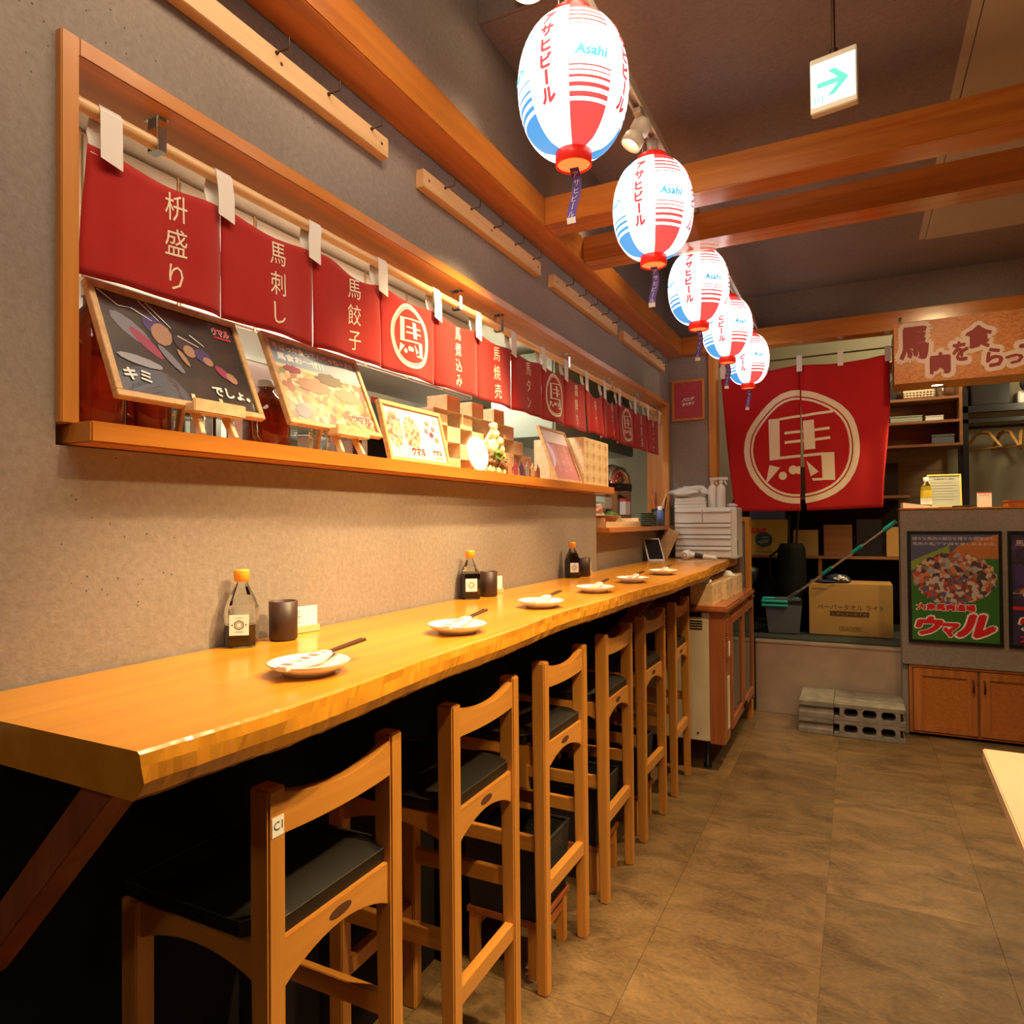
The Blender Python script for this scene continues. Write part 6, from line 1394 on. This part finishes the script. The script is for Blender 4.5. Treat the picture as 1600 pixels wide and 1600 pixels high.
# small framed red poster on the far wall
t, p = framed('small_poster', 'small oak framed red poster with white slanted words on the far wall', 'poster', 0.228, 0.288, (0.142, 4.853, 2.05), 0, blotch('red_paper', [(0.42, 0.03, 0.04), (0.55, 0.07, 0.09), (0.36, 0.02, 0.03)], 60, 0.5, stretch=(1, 1, 3), metric='noise'), border=0.016, depth=0.014, frame=M['trim_z'], rz=0)
for k, s_ in enumerate(('バニク', 'タベタイ')):
    V, F = text2d(s_, w=0.085, h=0.026, cx=0.0, cy=0.150 - k * 0.032, bold=0.06, shear=0.25, rot=0.12); lay('lettering', V, F, planeY(0.0042), M['white_print'], p)
# big chipboard sign over the till
t = thing('shop_sign', 'orange chipboard sign with maroon brush characters over the till', 'sign', (1.409, 4.78, 2.165))
b = part('board', MB().box((0, -0.006, 0.0), (1.75, 0.0, 0.372)), M['osb'], t, 0.001)
part('soffit', MB().box((0, 0, 0.0), (1.75, 0.27, 0.012)), M['sign_under'], t)
part('end_board', MB().box((0, 0, 0.012), (0.012, 0.27, 0.33)), M['shelf_wood'], t)
ld = part('downlight', MB().lathe([(0.030, -0.003), (0.036, -0.003), (0.036, 0.0), (0.030, 0.0)], (0.235, 0.135, 0.0), 24, caps=False), M['ivory'], t); part('lamp', MB().lathe([(0.0, -0.0012), (0.030, -0.001), (0.030, 0.0)], (0.235, 0.135, 0.0), 24), M['lamp_glow'], ld)
part('key_hook', MB().lathe([(0.006, 0), (0.009, 0.0), (0.009, 0.006), (0.006, 0.006)], n=12, caps=False, mat=Matrix.Translation((0.035, -0.007, 0.395)) @ Matrix.Rotation(R(90), 4, 'X')).box((0.030, -0.012, 0.372), (0.040, -0.006, 0.388)), M['black_plastic'], t)
SG = (('馬', 385, 510, 330, 345), ('肉', 660, 715, 225, 225), ('を', 870, 590, 175, 205), ('食', 1060, 440, 285, 235), ('ら', 1225, 655, 180, 195), ('っ', 1430, 672, 185, 100), ('て', 1600, 600, 230, 200))
for layer in (0, 1):
    for gi, (ch, cx, cy, ww, hh) in enumerate(SG):
        P0 = at(1370 + cx / 6.665, 460 + cy / 6.665, 1, 4.774); kx = 0.00316 / 6.665; kz = 0.0039 / 6.665
        W0, H0 = ww * kx, hh * kz
        if layer == 0:
            V, F = text2d(ch, w=W0 * 1.0 + 0.05, h=H0 + 0.05, cx=P0.x - 1.409, cy=P0.z - 2.165, bold=0.15)
            lay('lettering_outline', V, F, planeY(-0.0072 - 0.00025 * gi), M['pink_print'], b)
        else:
            V, F = text2d(ch, w=W0, h=H0, cx=P0.x - 1.409, cy=P0.z - 2.165, bold=0.05)
            lay('lettering', V, F, planeY(-0.0095), M['maroon_print'], b)
for i, (ch, x, z) in enumerate((('走', 1.02, 0.2), ('れ', 1.22, 0.16))):
    for layer in (0, 1):
        V, F = text2d(ch, h=0.17 + 0.05 * (1 - layer), cx=x, cy=z, bold=(0.17, 0.03)[layer]); lay('lettering', V, F, planeY((-0.0075, -0.0095)[layer]), (M['pink_print'], M['maroon_print'])[layer], b)
# shelf unit on the store wall
t = thing('wall_shelf_unit', 'dark wooden wall shelf unit behind the till', 'shelf unit', (1.30, 6.15, 1.90))
for z in (0.0, 0.18, 0.36): part('board', MB().box((0.0, 0.0, z), (0.60, 0.30, z + 0.02)), M['shelf_wood'], t)
for x in (0.0, 0.60): part('side', MB().box((x, 0.0, 0.0), (x + 0.022, 0.30, 0.70)), M['shelf_wood'], t)
part('top', MB().box((0, 0, 0.68), (0.62, 0.30, 0.70)), M['shelf_wood'], t); part('back', MB().box((0.0, 0.30, 0.0), (0.622, 0.31, 0.70)), M['shelf_wood'], t)
t = thing('plastic_basket', 'ivory slotted plastic basket on the top board of the shelf unit', 'basket', (1.64, 6.28, 2.281))
bw, bd, bh = 0.10, 0.09, 0.105
part('base', MB().box((-bw, -bd, 0), (bw, bd, 0.004)), M['ivory'], t)
for k in range(9): part('slat', MB().bar((-bw + 0.012 + k * (2 * bw - 0.024) / 8, -bd, 0.004), (-bw * 1.1 + 0.012 + k * (2.2 * bw - 0.024) / 8, -bd - 0.012, bh - 0.02), 0.008, 0.003, (0, 1, 0)), M['ivory'], t)
for k in range(4): part('slat', MB().box((-bw * 1.04, -bd - 0.010, 0.012 + k * 0.02), (bw * 1.04, -bd - 0.004, 0.018 + k * 0.02)), M['ivory'], t)
part('rim', MB().box((-bw * 1.13, -bd - 0.02, bh - 0.024), (bw * 1.13, -bd - 0.010, bh)).box((-bw * 1.13, bd, bh - 0.02), (bw * 1.13, bd + 0.01, bh)).box((-bw * 1.13, -bd - .02, bh - 0.02), (-bw * 1.07, bd, bh)).box((bw * 1.07, -bd - .02, bh - 0.02), (bw * 1.13, bd, bh)), M['ivory'], t)
for s in (-1, 1): part('side', MB().bar((s * bw, 0, 0.003), (s * bw * 1.08, 0, bh - 0.02), 2 * bd, 0.003, (1, 0, 0)), M['ivory'], t)
t = thing('tumbler', 'steel tumbler beside the ivory basket', 'tumbler', (1.79, 6.25, 2.281)); part('cup', MB().lathe([(0, 0), (0.028, 0), (0.034, 0.15), (0.03, 0.15)], n=20), M['steel'], t); part('lid', MB().lathe([(0.035, 0.15), (0.035, 0.17), (0, 0.17)], n=20), M['white_plastic'], t)
t = thing('file_binder', 'dark binder with a coloured spine leaning on the shelf unit', 'binder', (1.36, 6.2, 2.281)); part('cover', MB().bar((0.0, 0.08, 0.0), (0.11, 0.08, 0.22), 0.2, 0.025, (0, 1, 0)), M['black_plastic'], t, 0.002); part('spine', MB().bar((0.013, -0.022, 0.01), (0.123, -0.022, 0.23), 0.004, 0.02, (0, 1, 0)), plain('spine_teal', (0.10, 0.32, 0.30), 0.5), t)
for k, (x, z, w_, h_, mt, l) in enumerate(((1.44, 2.1005, 0.22, 0.05, 'grey_green', 'flat grey-green tray in the middle of the shelf unit'), (1.68, 2.1005, 0.12, 0.04, 'white_plastic', 'small clear box on the middle board of the shelf unit'), (1.33, 2.1005, 0.09, 0.06, 'black_plastic', 'black box on the middle board of the shelf unit'), (1.72, 1.9205, 0.15, 0.07, 'grey_plastic', 'grey gadget on the lowest board of the shelf unit'))):
    t = thing('stored_item', l, 'box', (x, 6.18, z), 0, 'oddments on the shelf unit'); part('body', MB().box((0, 0, 0), (w_, 0.15, h_ * .8)), M[mt], t, 0.004); part('lid', MB().box((-0.002, -0.002, h_ * .8), (w_ + .002, 0.152, h_)), M[mt], t, 0.002)
struct(box('wall_panel', (1.0, 6.575, 0.5), (1.86, 6.6, 2.2), M['ply']))
for k in range(4): struct(box('trim_%d' % (11 + k), (1.0, 6.570, 1.30 + 0.22 * k), (1.86, 6.576, 1.303 + 0.22 * k), M['shelf_wood']))
# hanger rack
t = thing('coat_rack', 'black metal coat rack in the store room behind the till', 'coat rack', (1.92, 6.15, 0.5))
for x, y in ((0.0, 0.0), (0.0, 0.28), (0.95, 0.0), (0.95, 0.28)): part('post', MB().box((x, y, 0), (x + 0.035, y + 0.03, 1.82 if x == 0 else 1.8)), M['black_plastic'], t)
for z in (1.56, 1.64): part('rail', MB().box((0.0, 0.0, z), (0.98, 0.03, z + 0.03)), M['black_plastic'], t)
part('hanging_bar', MB().tube([(0.0, 0.14, 1.54), (0.98, 0.14, 1.54)], 0.011, 10), M['black_plastic'], t); part('top_shelf', MB().box((0.0, 0.0, 1.67), (0.98, 0.31, 1.69)), M['black_plastic'], t)
t = thing('storage_bin', 'black storage bin on top of the coat rack', 'bin', (1.98, 6.17, 2.191)); part('bin', MB().box((0, 0, 0), (0.24, 0.26, 0.20)), M['black_plastic'], t, 0.008); part('lid', MB().box((-.005, -.005, .20), (.245, .265, .215)), M['black_plastic'], t, 0.004)
t = thing('white_container', 'white container with a dark roll on the coat rack shelf', 'container', (2.27, 6.17, 2.191)); part('body', MB().box((0, 0, 0), (0.24, 0.2, 0.09)), M['white_plastic'], t, 0.006); part('roll', MB().lathe([(0.05, -0.001), (0.075, 0), (0.075, 0.05), (0.05, 0.05)], n=20, caps=False, mat=Matrix.Translation((0.08, -0.0, 0.14)) @ Matrix.Rotation(R(90), 4, 'X')), M['black_plastic'], t)
def make_hanger():
    t = thing('coat_hanger', 'x', 'hanger', (0, 0, 0), 0, 'orange wooden hangers on the rack')
    part('shoulder', MB().tube([(0, -0.16, -0.16), (0, -0.06, -0.045), (0, 0.0, -0.03), (0, 0.06, -0.045), (0, 0.16, -0.16)], [0.010, 0.013, 0.013, 0.013, 0.010], 8), M['hanger'], t)
    part('bar', MB().tube([(0, -0.155, -0.158), (0, 0.155, -0.158)], 0.005, 6), M['hanger'], t)
    part('hook', MB().tube([(0, 0, -0.03), (0, 0, 0.01), (0, 0.012, 0.024), (0, 0.024, 0.012)], 0.002, 6), M['chrome'], t)
    return t
hg = make_hanger()
for k, (x, rz) in enumerate(((2.06, 38), (2.20, 22), (2.30, -12), (2.44, -36), (2.60, 34), (2.74, 12))):
    place(hg, k == 0, (x, 6.278, 2.030), R(rz), '%s wooden coat hanger from the left on the black rack' % on_[k].capitalize())
t = thing('flower_pot', 'small dark plant pot on the plywood ledge beside the curtain', 'plant', (1.415, 6.50, 0.5))
part('stand', MB().box((-0.03, -0.03, 0), (0.03, 0.03, 0.90)), M['shelf_wood'], t); part('pot', MB().lathe([(0, 0.9), (0.03, 0.9), (0.04, 0.98), (0.035, 0.98)], n=16), M['black_plastic'], t); part('foliage', blob((0, 0, 1.0), 0.035, 9, 1.2), M['leaf_brown'], t)
